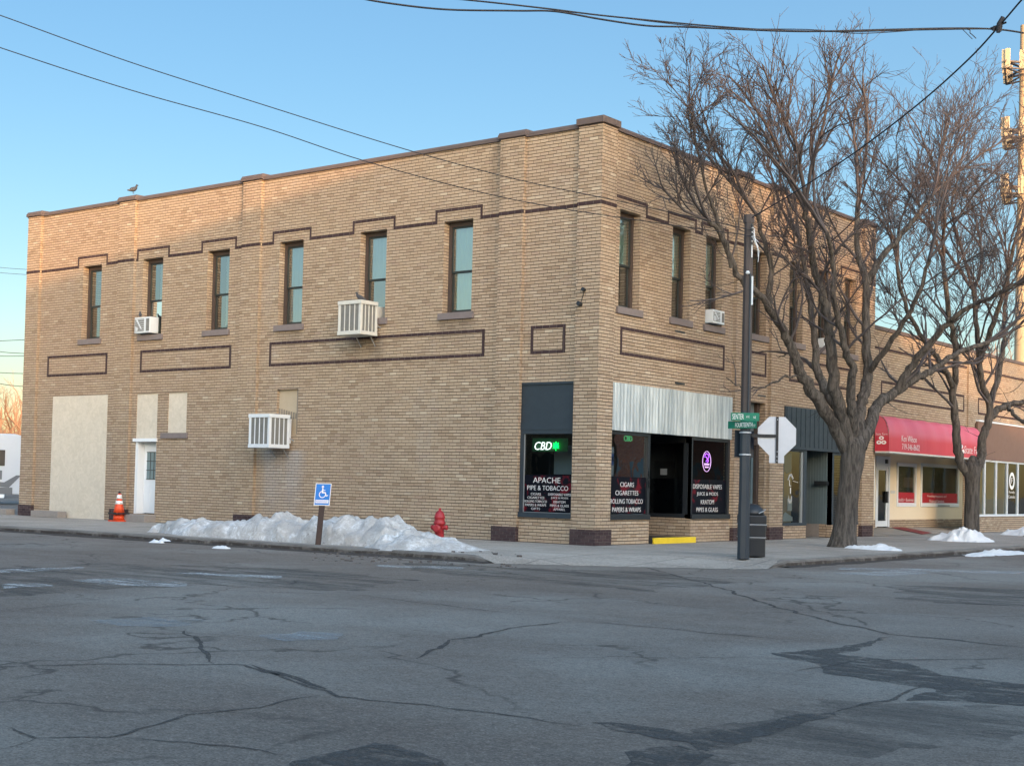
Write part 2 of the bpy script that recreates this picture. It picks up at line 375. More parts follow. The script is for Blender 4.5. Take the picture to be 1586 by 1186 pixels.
# ---------------------------------------------------------------- lettering
def text(name, body, f, u, d, z, h, mat, parent, width=None, align='CENTER', slant=0, thick=.003, off=-.012):
    cu = bpy.data.curves.new(name, 'FONT'); cu.body = body; cu.size = 1; cu.extrude = thick/2; cu.align_x = 'LEFT'; cu.resolution_u = 3; cu.shear = slant; cu.offset = off
    o = bpy.data.objects.new('tmp_text', cu); COL.objects.link(o)
    dg = bpy.context.evaluated_depsgraph_get(); me = bpy.data.meshes.new_from_object(o.evaluated_get(dg)); me.name = name
    bpy.data.objects.remove(o)
    xs = [v.co.x for v in me.vertices]; ys = [v.co.y for v in me.vertices]
    x0, x1, y0, y1 = min(xs), max(xs), min(ys), max(ys)
    s = h/(y1-y0); sx = s if width is None else width/(x1-x0)
    W = (x1-x0)*sx; ox = {'CENTER': -W/2, 'LEFT': 0, 'RIGHT': -W}[align]
    for v in me.vertices:
        v.co = Vector(f(u+ox+(v.co.x-x0)*sx, d-v.co.z-thick/2, z+(v.co.y-y0)*s))
    me.materials.clear(); me.materials.append(mat); me.update()
    o = bpy.data.objects.new(name, me); COL.objects.link(o)
    if parent: o.parent = parent
    return o

# ---------------------------------------------------------------- ground
mb = MB(); mb.quad((-700,-700,-.17),(700,-700,-.17),(700,700,-.17),(-700,700,-.17)); tag(mb.build('ground', M['lot']), kind='structure')
Wx, Wy = 5.7, -6.0
mb = MB()
mb.quad((-220,-22,-.13),(220,-22,-.13),(220,-5.9,-.13),(-220,-5.9,-.13))
mb.quad((5.6,-5.9,-.13),(21.5,-5.9,-.13),(21.5,240,-.13),(5.6,240,-.13)); mb.quad((5.6,-240,-.13),(21.5,-240,-.13),(21.5,-22,-.13),(5.6,-22,-.13))
mb.quad((1,-5.9,-.13),(5.6,-5.9,-.13),(5.6,-2.5,-.13),(1,-2.5,-.13))
tag(mb.build('road', M['road']), kind='structure')
# sidewalk slab: full height inside, falling to the street across the corner ramp
def slab(polys, name, mat):
    b = MB()
    for p in polys: b.add(p, [tuple(range(len(p)))])
    return tag(b.build(name, mat, recalc=False), kind='structure')
kw = .16
slab([[(-120,Wy+kw,0),(.2,Wy+kw,0),(.2,.12,0),(-120,.12,0)],
      [(.2,Wy+kw,0),(1.2,Wy+kw,0),(2.4,-3.3,0),(4.0,-2.0,0),(Wx-kw,-1.6,0),(Wx-kw,.12,0),(.2,.12,0)],
      [(-.6,.12,0),(Wx-kw,.12,0),(Wx-kw,120,0),(-.6,120,0)],
      [(1.2,Wy+kw,0),(1.9,Wy-.1,-.126),(3.9,-4.6,-.126),(2.4,-3.3,0)],
      [(2.4,-3.3,0),(3.9,-4.6,-.126),(5.5,-3.35,-.126),(4.0,-2.0,0)],
      [(4.0,-2.0,0),(5.5,-3.35,-.126),(5.85,-2.7,-.126),(Wx-kw,-1.6,0)]], 'sidewalk', M['walk'])
# lot beside the building is level with the sidewalk
slab([[(-120,.12,-.01),(-22.9,.12,-.01),(-22.9,60,-.01),(-120,60,-.01)]], 'lot', M['lot'])
def kerb_line(pts, name):
    b = MB(); n = len(pts); rings = []
    for i, (x, y, nx, ny, ztop) in enumerate(pts):
        j = noise.noise(Vector((x*1.3, y*1.3, 3)))*.03; k = noise.noise(Vector((x*5, y*5, 9)))*.015
        o = [(0, ztop+.004), (kw*.6, ztop+.004+k*.3), (kw*.9, ztop-.012+k*.5), (kw+.02+j, ztop-.05+k), (kw+.04+j, -.14)]
        rings.append([(x+nx*a, y+ny*a, z) for a, z in o])
    m = len(rings[0])
    b.add([p for r in rings for p in r], [(i*m+k, (i+1)*m+k, (i+1)*m+k+1, i*m+k+1) for i in range(n-1) for k in range(m-1)], True)
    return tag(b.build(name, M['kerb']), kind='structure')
pA = [(x*.25-120, Wy+kw, 0, -1, 0) for x in range(0, 485)]
pA += [(1.2+.1*i, Wy+kw-.0*i, 0, -1, -.018*i) for i in range(1, 7)]
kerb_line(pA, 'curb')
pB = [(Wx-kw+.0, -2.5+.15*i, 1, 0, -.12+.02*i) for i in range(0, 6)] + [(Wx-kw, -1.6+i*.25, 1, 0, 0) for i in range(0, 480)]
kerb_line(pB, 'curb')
# gutter dirt: a low rough strip of grit and leaves
def debris(pts, wid, name='gutter_dirt', hgt=.05):
    b = MB(); m = 7; vs = []
    for i, (x, y, nx, ny) in enumerate(pts):
        amp = .35+1.1*max(0, noise.noise(Vector((x*.5, y*.5, 5))))
        for k in range(m):
            a = k/(m-1); ww = wid*(.55+.6*amp+.3*noise.noise(Vector((x*2, y*2, 1))))
            z = -.127+hgt*amp*math.sin(math.pi*min(1, a*.7+.3))*(.5+.9*abs(noise.noise(Vector((x*7, y*7, k*1.7)))))
            if k == m-1: z = -.14
            vs.append((x+nx*a*ww, y+ny*a*ww, z))
    b.add(vs, [(i*m+k, (i+1)*m+k, (i+1)*m+k+1, i*m+k+1) for i in range(len(pts)-1) for k in range(m-1)])
    return tag(b.build(name, M['dirt']), kind='stuff')
tag(debris([(-30+i*.07, Wy-.03, 0, -1) for i in range(0, 455)], .42, hgt=.075), 'dark grit and leaf litter in the gutter along the long side', 'dirt')
tag(debris([(Wx+.03, -1.9+i*.07, 1, 0) for i in range(0, 330)], .30), 'dark wet grit in the gutter below the street trees', 'dirt')

def ribbon(name, pts, wid, mat, z=-.126, jit=.35, kind='structure'):
    b = MB(); P = [gp(*p) for p in pts]; Q = []
    for a, c in zip(P, P[1:]):
        n = max(2, int((c-a).length/.12))
        for i in range(n): Q.append(a.lerp(c, i/n))
    Q.append(P[-1]); vs = []
    for i, q in enumerate(Q):
        t = (Q[min(i+1, len(Q)-1)]-Q[max(i-1, 0)]); t.z = 0; t.normalize(); s = Vector((-t.y, t.x, 0))
        j = Vector((noise.noise(q*1.7), noise.noise(q*1.7+Vector((9, 9, 9))), 0))*jit*.9 + Vector((noise.noise(q*6), noise.noise(q*6+Vector((5, 5, 5))), 0))*jit*.38
        e = min(1, i/4, (len(Q)-1-i)/4)
        ww = wid*(.35+.9*abs(noise.noise(q*2.3))+.5*abs(noise.noise(q*8)))*(.15+.85*e)
        c = q+j*.35; vs += [(c.x+s.x*ww, c.y+s.y*ww, z), (c.x-s.x*ww, c.y-s.y*ww, z)]
    b.add(vs, [(2*i, 2*i+1, 2*i+3, 2*i+2) for i in range(len(Q)-1)])
    return tag(b.build(name, mat, recalc=False), kind=kind)
for pts, wd in [
    ([(-20,1034),(200,1028),(385,1030),(440,1052),(520,1078),(600,1086),(750,1102),(905,1124)], .028),
    ([(285,975),(310,1000),(330,1028)], .035),
    ([(-10,1122),(60,1142),(180,1140),(300,1108),(430,1088),(500,1076)], .022),
    ([(-10,1164),(60,1142)], .018), ([(180,1138),(350,1155),(470,1172)], .022),
    ([(648,1020),(700,992),(780,975),(880,962)], .035),
    ([(1000,878),(1100,905),(1200,940),(1370,982),(1480,992),(1600,1004)], .040),
    ([(786,1020),(1000,1018),(1200,1017)], .014), ([(880,962),(980,968),(1200,990)], .022),
    ([(300,912),(560,922),(800,950)], .02), ([(1240,1040),(1330,1022),(1586,1020)], .02),
    ([(1300,1105),(1380,1078),(1440,1062)], .03), ([(0,945),(160,932)], .02),
    ([(395,1030),(440,1047),(500,1066)], .07)]:
    ribbon('road_crack', pts, wd, M['crack'])
def gpoly(name, pts, mat, z, rough=.12, sub=5, kind='structure'):
    P = [gp(*p) for p in pts]; Q = []
    for i, a in enumerate(P):
        c = P[(i+1) % len(P)]; n = max(2, int((c-a).length/.10)); n = min(n, 60)
        for k in range(n):
            q = a.lerp(c, k/n); Q.append((q.x+rough*noise.noise(q*2.5)+rough*.4*noise.noise(q*9), q.y+rough*noise.noise(q*2.5+Vector((7,7,7)))+rough*.4*noise.noise(q*9+Vector((3,3,3))), z))
    b = MB(); b.add(Q, [tuple(range(len(Q)))]); return tag(b.build(name, mat, recalc=False), kind=kind)
for pts in [
    [(905,1118),(960,1122),(1050,1134),(1150,1130),(1250,1108),(1295,1103),(1298,1110),(1240,1124),(1165,1150),(1090,1166),(1060,1150),(960,1131)],
    [(430,1200),(520,1162),(575,1152),(640,1160),(760,1200)],
    [(1198,1012),(1290,1003),(1330,994),(1378,984),(1340,1000),(1300,1012),(1400,1026),(1460,1046),(1600,1060),(1600,1094),(1480,1084),(1404,1085),(1450,1066),(1300,1046),(1255,1030)],
    [(970,1166),(1060,1158),(1110,1168),(1080,1186),(1010,1200),(960,1190)]]:
    gpoly('tar_patch', pts, M['patch'], -.1265+random.random()*.0005)
for pts in ([(-20,880),(150,872),(330,876),(520,884),(640,898),(560,915),(300,906),(120,915),(-20,925)], [(620,862),(760,878),(1000,885),(1150,900),(1000,915),(800,900),(650,885)], [(1250,1080),(1586,1095),(1600,1150),(1300,1170),(1100,1200),(1050,1150)], [(1380,905),(1586,912),(1600,940),(1400,930)]):
    gpoly('damp_stain', pts, M['damp'], -.1275, rough=.3)
for pts, m in [([(110,899),(190,895),(290,903),(285,909),(150,906)], 'paint'), ([(270,887),(330,887),(436,893),(430,896),(300,891)], 'paint'),
            ([(-10,883),(130,878),(132,881),(-10,888)], 'paint'), ([(580,875),(716,878),(714,882),(585,878)], 'paint'),
            ([(1300,879),(1420,881),(1600,886),(1600,890),(1400,885),(1300,882)], 'paint'),
            ([(1290,888),(1400,884),(1445,888),(1380,893)], 'paint'), ([(150,962),(230,955),(310,960),(300,970),(180,972)], 'salt'),
            ([(400,985),(470,978),(540,982),(520,992),(430,994)], 'salt'), ([(0,905),(60,903),(80,908),(0,912)], 'paint')]:
    gpoly('road_marking' if m == 'paint' else 'salt_stain', pts, M[m], -.1225)

# ---------------------------------------------------------------- corner building
BL = empty('brick_building'); tag(BL, 'two storey buff brick corner building with purple brick trim', 'building')
X0 = -22.88; YE = 15.62; H = 9.84; q = .10
def wall(mb, u0, u1, z0, z1, holes, dp, d=q):
    us = sorted({u0, u1, *[h[0] for h in holes], *[h[1] for h in holes]}); zs = sorted({z0, z1, *[h[2] for h in holes], *[h[3] for h in holes]})
    us = [a for a in us if u0 <= a <= u1]; zs = [a for a in zs if z0 <= a <= z1]
    for a, b in zip(us, us[1:]):
        for c, e in zip(zs, zs[1:]):
            mu, mz = (a+b)/2, (c+e)/2
            if any(h[0] < mu < h[1] and h[2] < mz < h[3] for h in holes): continue
            mb.quad((a,d,c),(b,d,c),(b,d,e),(a,d,e))
    for h in holes:
        a, b, c, e = h[:4]; t = h[4] if len(h) > 4 else dp
        mb.quad((a,d,c),(a,d,e),(a,d+t,e),(a,d+t,c)); mb.quad((b,d,c),(b,d+t,c),(b,d+t,e),(b,d,e))
        mb.quad((a,d,e),(b,d,e),(b,d+t,e),(a,d+t,e)); mb.quad((a,d,c),(a,d+t,c),(b,d+t,c),(b,d,c))
ZW0, ZW1 = 5.66, 8.0
WA = [-19.455, -16.455, -13.465, -10.43, -7.32, -4.40]
WB = [(.95,1.86), (3.36,4.24), (5.04,5.92), (7.52,8.42), (9.83,10.70), (11.70,12.58), (13.52,14.38)]
hA = [(c-.475, c+.475, ZW0, ZW1) for c in WA]
hA += [(-21.32,-18.46,.0,3.88,.05), (-17.04,-16.03,2.5,3.88,.05), (-17.04,-16.03,.24,2.42,.35), (-15.55,-14.68,2.68,3.88,.05), (-10.85,-10.0,2.62,3.87,.14), (-2.33,-.70,.62,3.84,.16)]
hB = [(a, b, ZW0, ZW1) for a, b in WB]
hB += [(.70,2.50,.62,2.73,.18), (2.50,4.50,0,2.73,.18), (4.50,6.50,.62,2.73,.18), (.70,6.50,2.73,3.80,.05), (7.42,8.48,.02,3.80,.35), (9.62,11.12,.40,3.80,.15), (11.12,12.85,0,3.8,.15), (12.85,14.75,.40,3.80,.15)]
a_ = MB(fA); wall(a_, X0, 0-q, 0, H, hA, .32); a_.build('wall', M['brick'], BL, recalc=False)
b_ = MB(fB); wall(b_, q, YE, 0, H, hB, .32); b_.build('wall', M['brick'], BL, recalc=False)
# side, rear, parapet backs, roof and floors
w_ = MB(); w_.quad((X0,.1,0),(X0,YE,0),(X0,YE,H),(X0,.1,H)); w_.quad((X0,YE,0),(-.1,YE,0),(-.1,YE,H),(X0,YE,H))
w_.quad((X0+.35,.45,9.2),(-.45,.45,9.2),(-.45,.45,H),(X0+.35,.45,H)); w_.quad((-.45,.45,9.2),(-.45,YE-.3,9.2),(-.45,YE-.3,H),(-.45,.45,H))
w_.build('rear_wall', M['brick'], BL, recalc=False)
w_ = MB(); w_.box(X0+.02,-.13,.13,YE-.02,9.1,9.2); w_.build('roof', M['roof'], BL)
w_ = MB(); w_.box(X0+.03,-.14,1.9,YE-.03,4.3,4.45); w_.box(X0+.03,-2.3,4.0,4.1,0,9.1); w_.box(X0+.03,-2.2,.5,1.9,4.31,4.44); w_.build('floor', M['dark'], BL)

def pier(f, a, b, base=.36, ztop=H):
    m = MB(f); m.quad((a,0,base-.03),(b,0,base-.03),(b,0,ztop),(a,0,ztop)); m.quad((a,0,0),(a,q+.01,0),(a,q+.01,ztop),(a,0,ztop)); m.quad((b,0,0),(b,0,ztop),(b,q+.01,ztop),(b,q+.01,0))
    o = m.build('pier', M['brick'], BL, recalc=False)
    m = MB(f); m.box(a-.004, b+.004, -.025, q+.005, 0, base); m.build('pier_base', M['purple'], o); return o
for a, b in [(X0,-22.18), (-18.05,-17.27), (-12.38,-11.62), (-3.03,-2.29)]: pier(fA, a, b, .36)
m = MB(); m.quad((-.68,0,.34),(0,0,.34),(0,0,H),(-.68,0,H)); m.quad((0,0,.34),(0,.64,.34),(0,.64,H),(0,0,H)); m.quad((-.68,0,0),(-.68,.11,0),(-.68,.11,H),(-.68,0,H)); m.quad((0,.64,0),(-.11,.64,0),(-.11,.64,H),(0,.64,H))
cp_ = m.build('pier', M['brick'], BL); m = MB(); m.add([(-.69,-.03,0),(.03,-.03,0),(.03,.66,0),(-.11,.66,0),(-.11,.11,0),(-.69,.11,0)]+[(-.69,-.03,.37),(.03,-.03,.37),(.03,.66,.37),(-.11,.66,.37),(-.11,.11,.37),(-.69,.11,.37)], [(11,10,9,8,7,6),(0,1,7,6),(1,2,8,7),(2,3,9,8),(5,0,6,11)]); m.build('pier_base', M['purple'], cp_)
for a, b in [(6.55,7.30), (8.60,9.42), (14.80,YE)]: pier(fB, a, b, .36)

# coping
def coping(f, a, b, up):
    m = MB(f); z = H+(up and .045); d0 = -.055 if up else .05
    prof = [(d0,z-.04),(d0,z+.04),(d0+.03,z+.07),(d0+.05,z+.11),(.46,z+.12),(.46,z-.04)]
    if not up: prof = [(d0,H-.02),(d0,H+.05),(d0+.03,H+.07),(d0+.05,H+.105),(.46,H+.11),(.46,H-.02)]
    n = 6; m.add([(a,d,zz) for d,zz in prof]+[(b,d,zz) for d,zz in prof], [(i,(i+1)%n,n+(i+1)%n,n+i) for i in range(n)]+[tuple(range(n)),tuple(range(2*n-1,n-1,-1))])
    if up: m.box(a, b, -.003, .44, H-.02, z-.038)
    return m.build('coping', M['coping'], BL)
sa = [(X0-.05,-22.12,1),(-22.12,-18.1,0),(-18.1,-17.22,1),(-17.22,-12.44,0),(-12.44,-11.56,1),(-11.56,-3.08,0),(-3.08,-2.24,1),(-2.24,-.73,0)]
for a, b, c in sa: coping(fA, a, b, c)
for a, b, c in [(.69,6.5,0),(6.5,7.35,1),(7.35,8.55,0),(8.55,9.47,1),(9.47,14.75,0),(14.75,YE+.05,1)]: coping(fB, a, b, c)
m = MB(); m.box(-.73,.06,-.06,.46,H+.012,H+.175); m.box(-.46,.06,.46,.69,H+.012,H+.175); m.box(-.73,.004,-.004,.46,H-.02,H+.01); m.box(-.46,.004,.46,.69,H-.02,H+.01); m.build('coping', M['coping'], BL, bevel=.025)

# purple trim courses
T = .075
def strip(m, u0, u1, z0, z1, d=q): m.box(u0, u1, d-.012, d+.03, z0, z1)
def band(f, segs, raised, z0=7.96, z1=8.32):
    m = MB(f)
    for a, b, d in segs: strip(m, a, b, z0, z0+T, d)
    for a, b in raised: strip(m, a, b, z1-T, z1); strip(m, a, a+.06, z0+T, z1-T); strip(m, b-.06, b, z0+T, z1-T)
    return m.build('trim_band', M['trim'], BL)
RA = [(c-.77, c+.77) for c in WA]
def segs_between(lo, hi, raised, piers):
    out = []; cuts = sorted([(a, b, 'r') for a, b in raised]+[(a, b, 'p') for a, b in piers]); cur = lo
    for a, b, k in cuts:
        if a > cur: out.append((cur, a+(.06 if k == 'r' else 0), q))
        if k == 'p': out.append((a-.002, b+.002, 0))
        cur = b-(.06 if k == 'r' else 0)
    if cur < hi: out.append((cur, hi, q))
    return out
band(fA, segs_between(X0, -.10, RA, [(X0,-22.18),(-18.05,-17.27),(-12.38,-11.62),(-3.03,-2.29),(-.68,.012)]), RA)
RB = [(.66,2.15),(3.10,4.52),(4.78,6.20),(7.36,8.56),(9.55,10.98),(11.42,12.86),(13.24,14.66)]
band(fB, segs_between(.0, YE, RB, [(-.0,.64),(6.55,7.30),(8.60,9.42),(14.80,YE)]), RB)
def rect(f, a, b, z0=4.52, z1=5.20):
    m = MB(f); strip(m, a, b, z1-T, z1); strip(m, a, b, z0, z0+T); strip(m, a, a+T, z0+T, z1-T); strip(m, b-T, b, z0+T, z1-T)
    # light joints across the soldier course
    return m.build('trim_panel', M['trim'], BL)
for a, b in [(-21.69,-18.55),(-16.92,-12.80),(-11.20,-3.47),(-2.04,-1.02)]: rect(fA, a, b)
for a, b in [(1.06,6.10),(7.48,8.47),(9.89,14.40)]: rect(fB, a, b)
for a, z in [(3.56,5.31),(3.60,4.0),(8.0,3.97)]:
    m = MB(fB); m.box(a, a+.48, q-.004, q+.02, z, z+.05); m.build('vent_slot', M['black'], BL)

# double hung windows
def upperwin(f, a, b, curt, mid=None):
    z0, z1 = ZW0, ZW1; mid = mid or 6.72; D = q+.20
    m = MB(f)
    m.box(a-.0, b+.0, D, D+.10, z1-.12, z1); m.box(a, a+.09, D, D+.10, z0, z1-.12); m.box(b-.09, b, D, D+.10, z0, z1-.12); m.box(a+.09, b-.09, D, D+.10, z0, z0+.05)
    o = m.build('window', M['wood'], BL)
    m = MB(f); m.box(a-.10, b+.10, q-.07, D+.02, z0-.17, z0); m.build('sill', M['sill'], o, bevel=.008)
    i0, i1 = a+.09, b-.09; s = .045
    for nm, za, zb, dd in (('upper_sash', mid-.02, z1-.12, D+.03), ('lower_sash', z0+.05, mid+.03, D+.07)):
        m = MB(f); m.box(i0, i0+s, dd, dd+.035, za, zb); m.box(i1-s, i1, dd, dd+.035, za, zb); m.box(i0+s, i1-s, dd, dd+.035, za, za+.05); m.box(i0+s, i1-s, dd, dd+.035, zb-.05, zb)
        m.build(nm, M['sash'], o)
    m = MB(f); m.quad((i0+s,D+.045,mid),(i1-s,D+.045,mid),(i1-s,D+.045,z1-.16),(i0+s,D+.045,z1-.16)); m.quad((i0+s,D+.085,z0+.09),(i1-s,D+.085,z0+.09),(i1-s,D+.085,mid),(i0+s,D+.085,mid))
    m.build('glass', M['glass'], o)
    if curt:
        m = MB(f); n = 40; vs = []
        ua, ub = i0-.03+curt[0]*(i1-i0), i0+.03+curt[1]*(i1-i0); zc = z0+.06+curt[2]*(z1-z0)
        for i in range(n+1):
            u = ua+(ub-ua)*i/n; dd = D+.17+.025*math.sin(i*1.05)+.012*math.sin(i*2.7+a)
            vs += [(u,dd,zc),(u,dd,z1-.1)]
        m.add(vs, [(2*i,2*i+2,2*i+3,2*i+1) for i in range(n)], True); m.build('curtain_or_reflection', M['curtain_or_reflection'] if len(curt) < 4 else plain('curtain_or_sky_tint', curt[3], .85, var=.15, scale=5), o)
    return o
CU = [(0.62,1.,.45,(.30,.38,.40)),(0.42,1,.36,(.42,.52,.54)),(.48,1.,.05,(.44,.52,.52)),(0,1,0,(.42,.56,.66)),(0,1,.45,(.50,.60,.66)),(0,1,0,(.50,.68,.62))]  # some are real curtains, others coloured sheets imitating sky reflected in the panes
for c, cu in zip(WA, CU): upperwin(fA, c-.475, c+.475, cu)
for (a, b), cu in zip(WB, [(0.3,1,.45),(.3,1,.4),(.2,1,.4),None,None,None,(0,1,.6)]): upperwin(fB, a, b, cu)

# boarded openings on the long side
def panel(f, a, b, z0, z1, d=q+.03):
    m = MB(f); m.box(a, b, d, d+.04, z0, z1); return m.build('stucco_panel', M['stucco'], BL)
panel(fA, -21.32,-18.46,0,3.88,q-.006); panel(fA, -17.04,-16.03,2.52,3.88); panel(fA, -15.55,-14.68,2.68,3.88)
m = MB(fA); m.box(-15.8,-14.6,q-.05,q+.05,2.52,2.68); m.build('sill', M['sill'], BL)
m = MB(fA); m.box(-17.12,-16.0,q-.04,q+.10,2.42,2.52); m.build('lintel', M['white'], BL)
m = MB(fA); m.box(-17.1,-15.95,-.32,q,.0,.22); m.build('door_step', M['concrete'], BL, bevel=.01)
# white entrance door
m = MB(fA); D = q+.27
m.box(-17.04,-16.92,q+.02,D+.06,.24,2.42); m.box(-16.13,-16.03,D-.02,D+.06,.24,2.42); m.box(-16.92,-16.13,D-.02,D+.06,2.33,2.42)
dr = m.build('door_frame', M['white'], BL)
m = MB(fA); m.box(-16.92,-16.13,D,D+.05,.26,2.33); m.box(-16.84,-16.62,D-.008,D,.42,1.1); m.box(-16.45,-16.21,D-.008,D,.42,1.1); m.build('door', M['white'], dr)
m = MB(fA); m.box(-16.78,-16.27,D-.012,D-.004,1.30,2.12); m.build('door_glass', plain('door_pane', (.16,.22,.23), .15, var=.1), dr)
m = MB(fA)
for i in range(1,3): m.box(-16.78+.17*i-.012,-16.78+.17*i+.012,D-.018,D-.012,1.30,2.12)
for i in range(0,4): m.box(-16.79,-16.26,D-.019,D-.0125,1.29+.273*i-.012,1.29+.273*i+.012)
m.build('door_grille', M['sash'], dr)
m = MB(fA); m.lathe([(.0,0),(.03,.0),(.03,.05),(.0,.06)], (0,0,0), 10); o = m.build('door_knob', M['alum'], dr); o.location = (-16.22, D-.03, 1.15)
# little louvred opening above the low cooler
m = MB(fA); m.box(-10.85,-10.0,q+.10,q+.14,2.62,3.87); pl = m.build('plywood_panel', plain('plywood', (.40,.33,.23), .85, var=.2, scale=5), BL)
m = MB(fA)
for i in range(9): m.box(-10.85+.095*i, -10.80+.095*i, q+.085, q+.10, 3.05, 3.35-.02*i)
m.box(-10.13,-10.0,q+.08,q+.10,2.62,3.87)
m.build('batten', plain('grey_wood', (.22,.19,.15), .9, var=.3), pl)
m = MB(); m.tube([(-.42,-.01,5.95),(-.42,-.10,5.97)], .045, 8); m.tube([(-.52,-.01,5.62),(-.52,-.12,5.64)], .055, 8); m.tube([(-.42,-.02,5.95),(-.46,-.02,5.8),(-.52,-.02,5.64)], .008, 5)
m.build('bracket', M['black'], BL)

# ---- long side shop window
m = MB(fA); a, b = -2.33, -.70
m.box(a,b,q+.03,q+.07,2.82,3.84); m.box(a,b,q-.01,q+.03,2.70,2.86); m.box(a,b,q+.0,q+.03,3.78,3.84)
m.build('transom_panel', M['navy'], BL)
m = MB(fA); m.box(a-.02,b,q-.05,q+.16,.60,.72); m.box(a,a+.13,q,q+.10,.72,2.70); m.box(b-.06,b,q,q+.10,.72,2.70); m.box(a+.13,b-.06,q,q+.10,2.60,2.70)
sw = m.build('shop_window', M['navy'], BL)
def glazing(f, a, b, z0, z1, d, parent, mat='shopglass'):
    m = MB(f); m.quad((a,d,z0),(b,d,z0),(b,d,z1),(a,d,z1)); return m.build('glass', M[mat], parent)
glazing(fA, a+.13, b-.06, .72, 2.60, q+.06, sw)
m = MB(fA); m.box(a+.14,b-.065,q+.050,q+.056,.74,1.62); m.build('sign_film', M['vinyl'], sw)
m = MB(fA); m.box(a+.135,a+.16,q+.03,q+.052,.72,2.60); m.box(a+.135,b-.065,q+.03,q+.052,.70,.73); m.build('glazing_bead', M['galv'], sw)
cx = (a+.14+b-.065)/2; L_ = M['letter']; dd = q+.046
text('lettering', 'APACHE', fA, cx-.03, dd, 1.43, .13, L_, sw, .80)
text('lettering', 'PIPE & TOBACCO', fA, cx-.0, dd, 1.255, .11, L_, sw, 1.20)
for i, t in enumerate(['CIGARS','CIGARETTES','ROLLING TOBACCO','PAPERS & WRAPS','GIFTS']): text('lettering', t, fA, a+.51, dd, 1.135-.088*i, .055, L_, sw, [.30,.50,.66,.62,.26][i])
for i, t in enumerate(['DISPOSABLE VAPES','JUICE & MODS','KRATOM','PIPES & GLASS','APPAREL']): text('lettering', t, fA, b-.42, dd, 1.135-.088*i, .055, L_, sw, [.66,.50,.34,.54,.34][i])
# room behind the shop fronts
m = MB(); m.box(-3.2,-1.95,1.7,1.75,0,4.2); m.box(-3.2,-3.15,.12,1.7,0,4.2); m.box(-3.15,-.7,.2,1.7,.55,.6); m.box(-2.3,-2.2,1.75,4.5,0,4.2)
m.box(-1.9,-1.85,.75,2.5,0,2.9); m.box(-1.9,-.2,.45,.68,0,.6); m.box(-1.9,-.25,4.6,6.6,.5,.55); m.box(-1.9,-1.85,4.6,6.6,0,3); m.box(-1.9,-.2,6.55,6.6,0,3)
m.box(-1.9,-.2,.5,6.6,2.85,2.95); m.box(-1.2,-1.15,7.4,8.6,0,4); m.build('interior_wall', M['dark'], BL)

# ---- corner shop front on the short side: two display windows round a recessed entry
def shopwin(a, b, z0=.62, z1=2.73, cut=1.62):
    m = MB(fB); m.box(a,b,q-.04,q+.16,z0-.02,z0+.10); m.box(a,a+.06,q,q+.10,z0+.1,z1-.10); m.box(b-.10,b,q,q+.10,z0+.1,z1-.10); m.box(a,b,q,q+.10,z1-.10,z1)
    o = m.build('shop_window', M['black'], BL); glazing(fB, a+.06, b-.10, z0+.1, z1-.1, q+.06, o)
    m = MB(fB); m.box(a+.065,b-.105,q+.050,q+.056,z0+.12,cut); m.build('sign_film', M['vinyl'], o); return o
s1 = shopwin(.70, 2.50); s2 = shopwin(4.50, 6.50)
for i, t in enumerate(['CIGARS','CIGARETTES','ROLLING TOBACCO','PAPERS & WRAPS']): text('lettering', t, fB, 1.56, q+.046, 1.38-.20*i, .11, L_, s1, [.60,1.0,1.42,1.25][i])
for i, t in enumerate(['DISPOSABLE VAPES','JUICE & MODS','KRATOM','PIPES & GLASS']): text('lettering', t, fB, 5.42, q+.046, 1.38-.20*i, .115, L_, s2, [1.50,1.10,.68,1.10][i])
# entry: side wall, back door, floor step
m = MB(); m.box(-1.5,-.28,4.5,4.6,.0,.62); m.build('entry_base', M['brick_low'], BL)
m = MB(); m.box(-1.5,-.28,4.49,4.6,.62,.72); m.box(-1.5,-.28,4.49,4.6,2.55,2.72); m.box(-1.5,-1.42,4.49,4.6,.72,2.55); m.box(-.34,-.2,4.49,4.6,.72,2.55); o = m.build('side_window', M['black'], BL)
m = MB(); m.quad((-1.42,4.54,.72),(-.34,4.54,.72),(-.34,4.54,2.55),(-1.42,4.54,2.55)); m.build('glass', M['shopglass'], o)
m = MB(); m.box(-1.41,-.35,4.542,4.55,.73,1.62); m.build('sign_film', plain('black_film', (.005,.006,.009), .3, var=.1), o)
m = MB(); m.box(-1.5,-.28,2.42,2.50,.72,2.72); m.build('side_window', M['black'], BL)
m = MB(); m.box(-1.5,-.28,2.42,2.50,.0,.72); m.build('entry_base', M['brick_low'], BL)
m = MB(); m.box(-1.58,-1.5,2.5,4.5,2.25,2.73); m.box(-1.58,-1.5,2.5,2.9,.1,2.25); m.box(-1.58,-1.5,4.25,4.5,.1,2.25); o = m.build('door_frame', M['black'], BL)
m = MB(); m.box(-1.56,-1.52,2.9,3.05,.15,2.25); m.box(-1.56,-1.52,4.1,4.25,.15,2.25); m.box(-1.56,-1.52,3.05,4.1,2.1,2.25); m.box(-1.56,-1.52,3.05,4.1,.15,.4); dd_ = m.build('door', M['sash'], o)
m = MB(); m.quad((-1.54,3.05,.4),(-1.54,4.1,.4),(-1.54,4.1,2.1),(-1.54,3.05,2.1)); m.build('door_glass', M['shopglass'], o)
m = MB(); m.box(-1.5,-.0,2.5,4.5,.0,.145); m.build('entry_floor', M['black'], BL)
m = MB(); m.box(-.0,.06,2.52,4.52,.0,.15); m.build('door_step', M['yellow'], BL, bevel=.01)
m = MB(); m.box(-1.5,-.16,2.5,4.5,2.74,2.80); m.build('soffit', M['black'], BL)
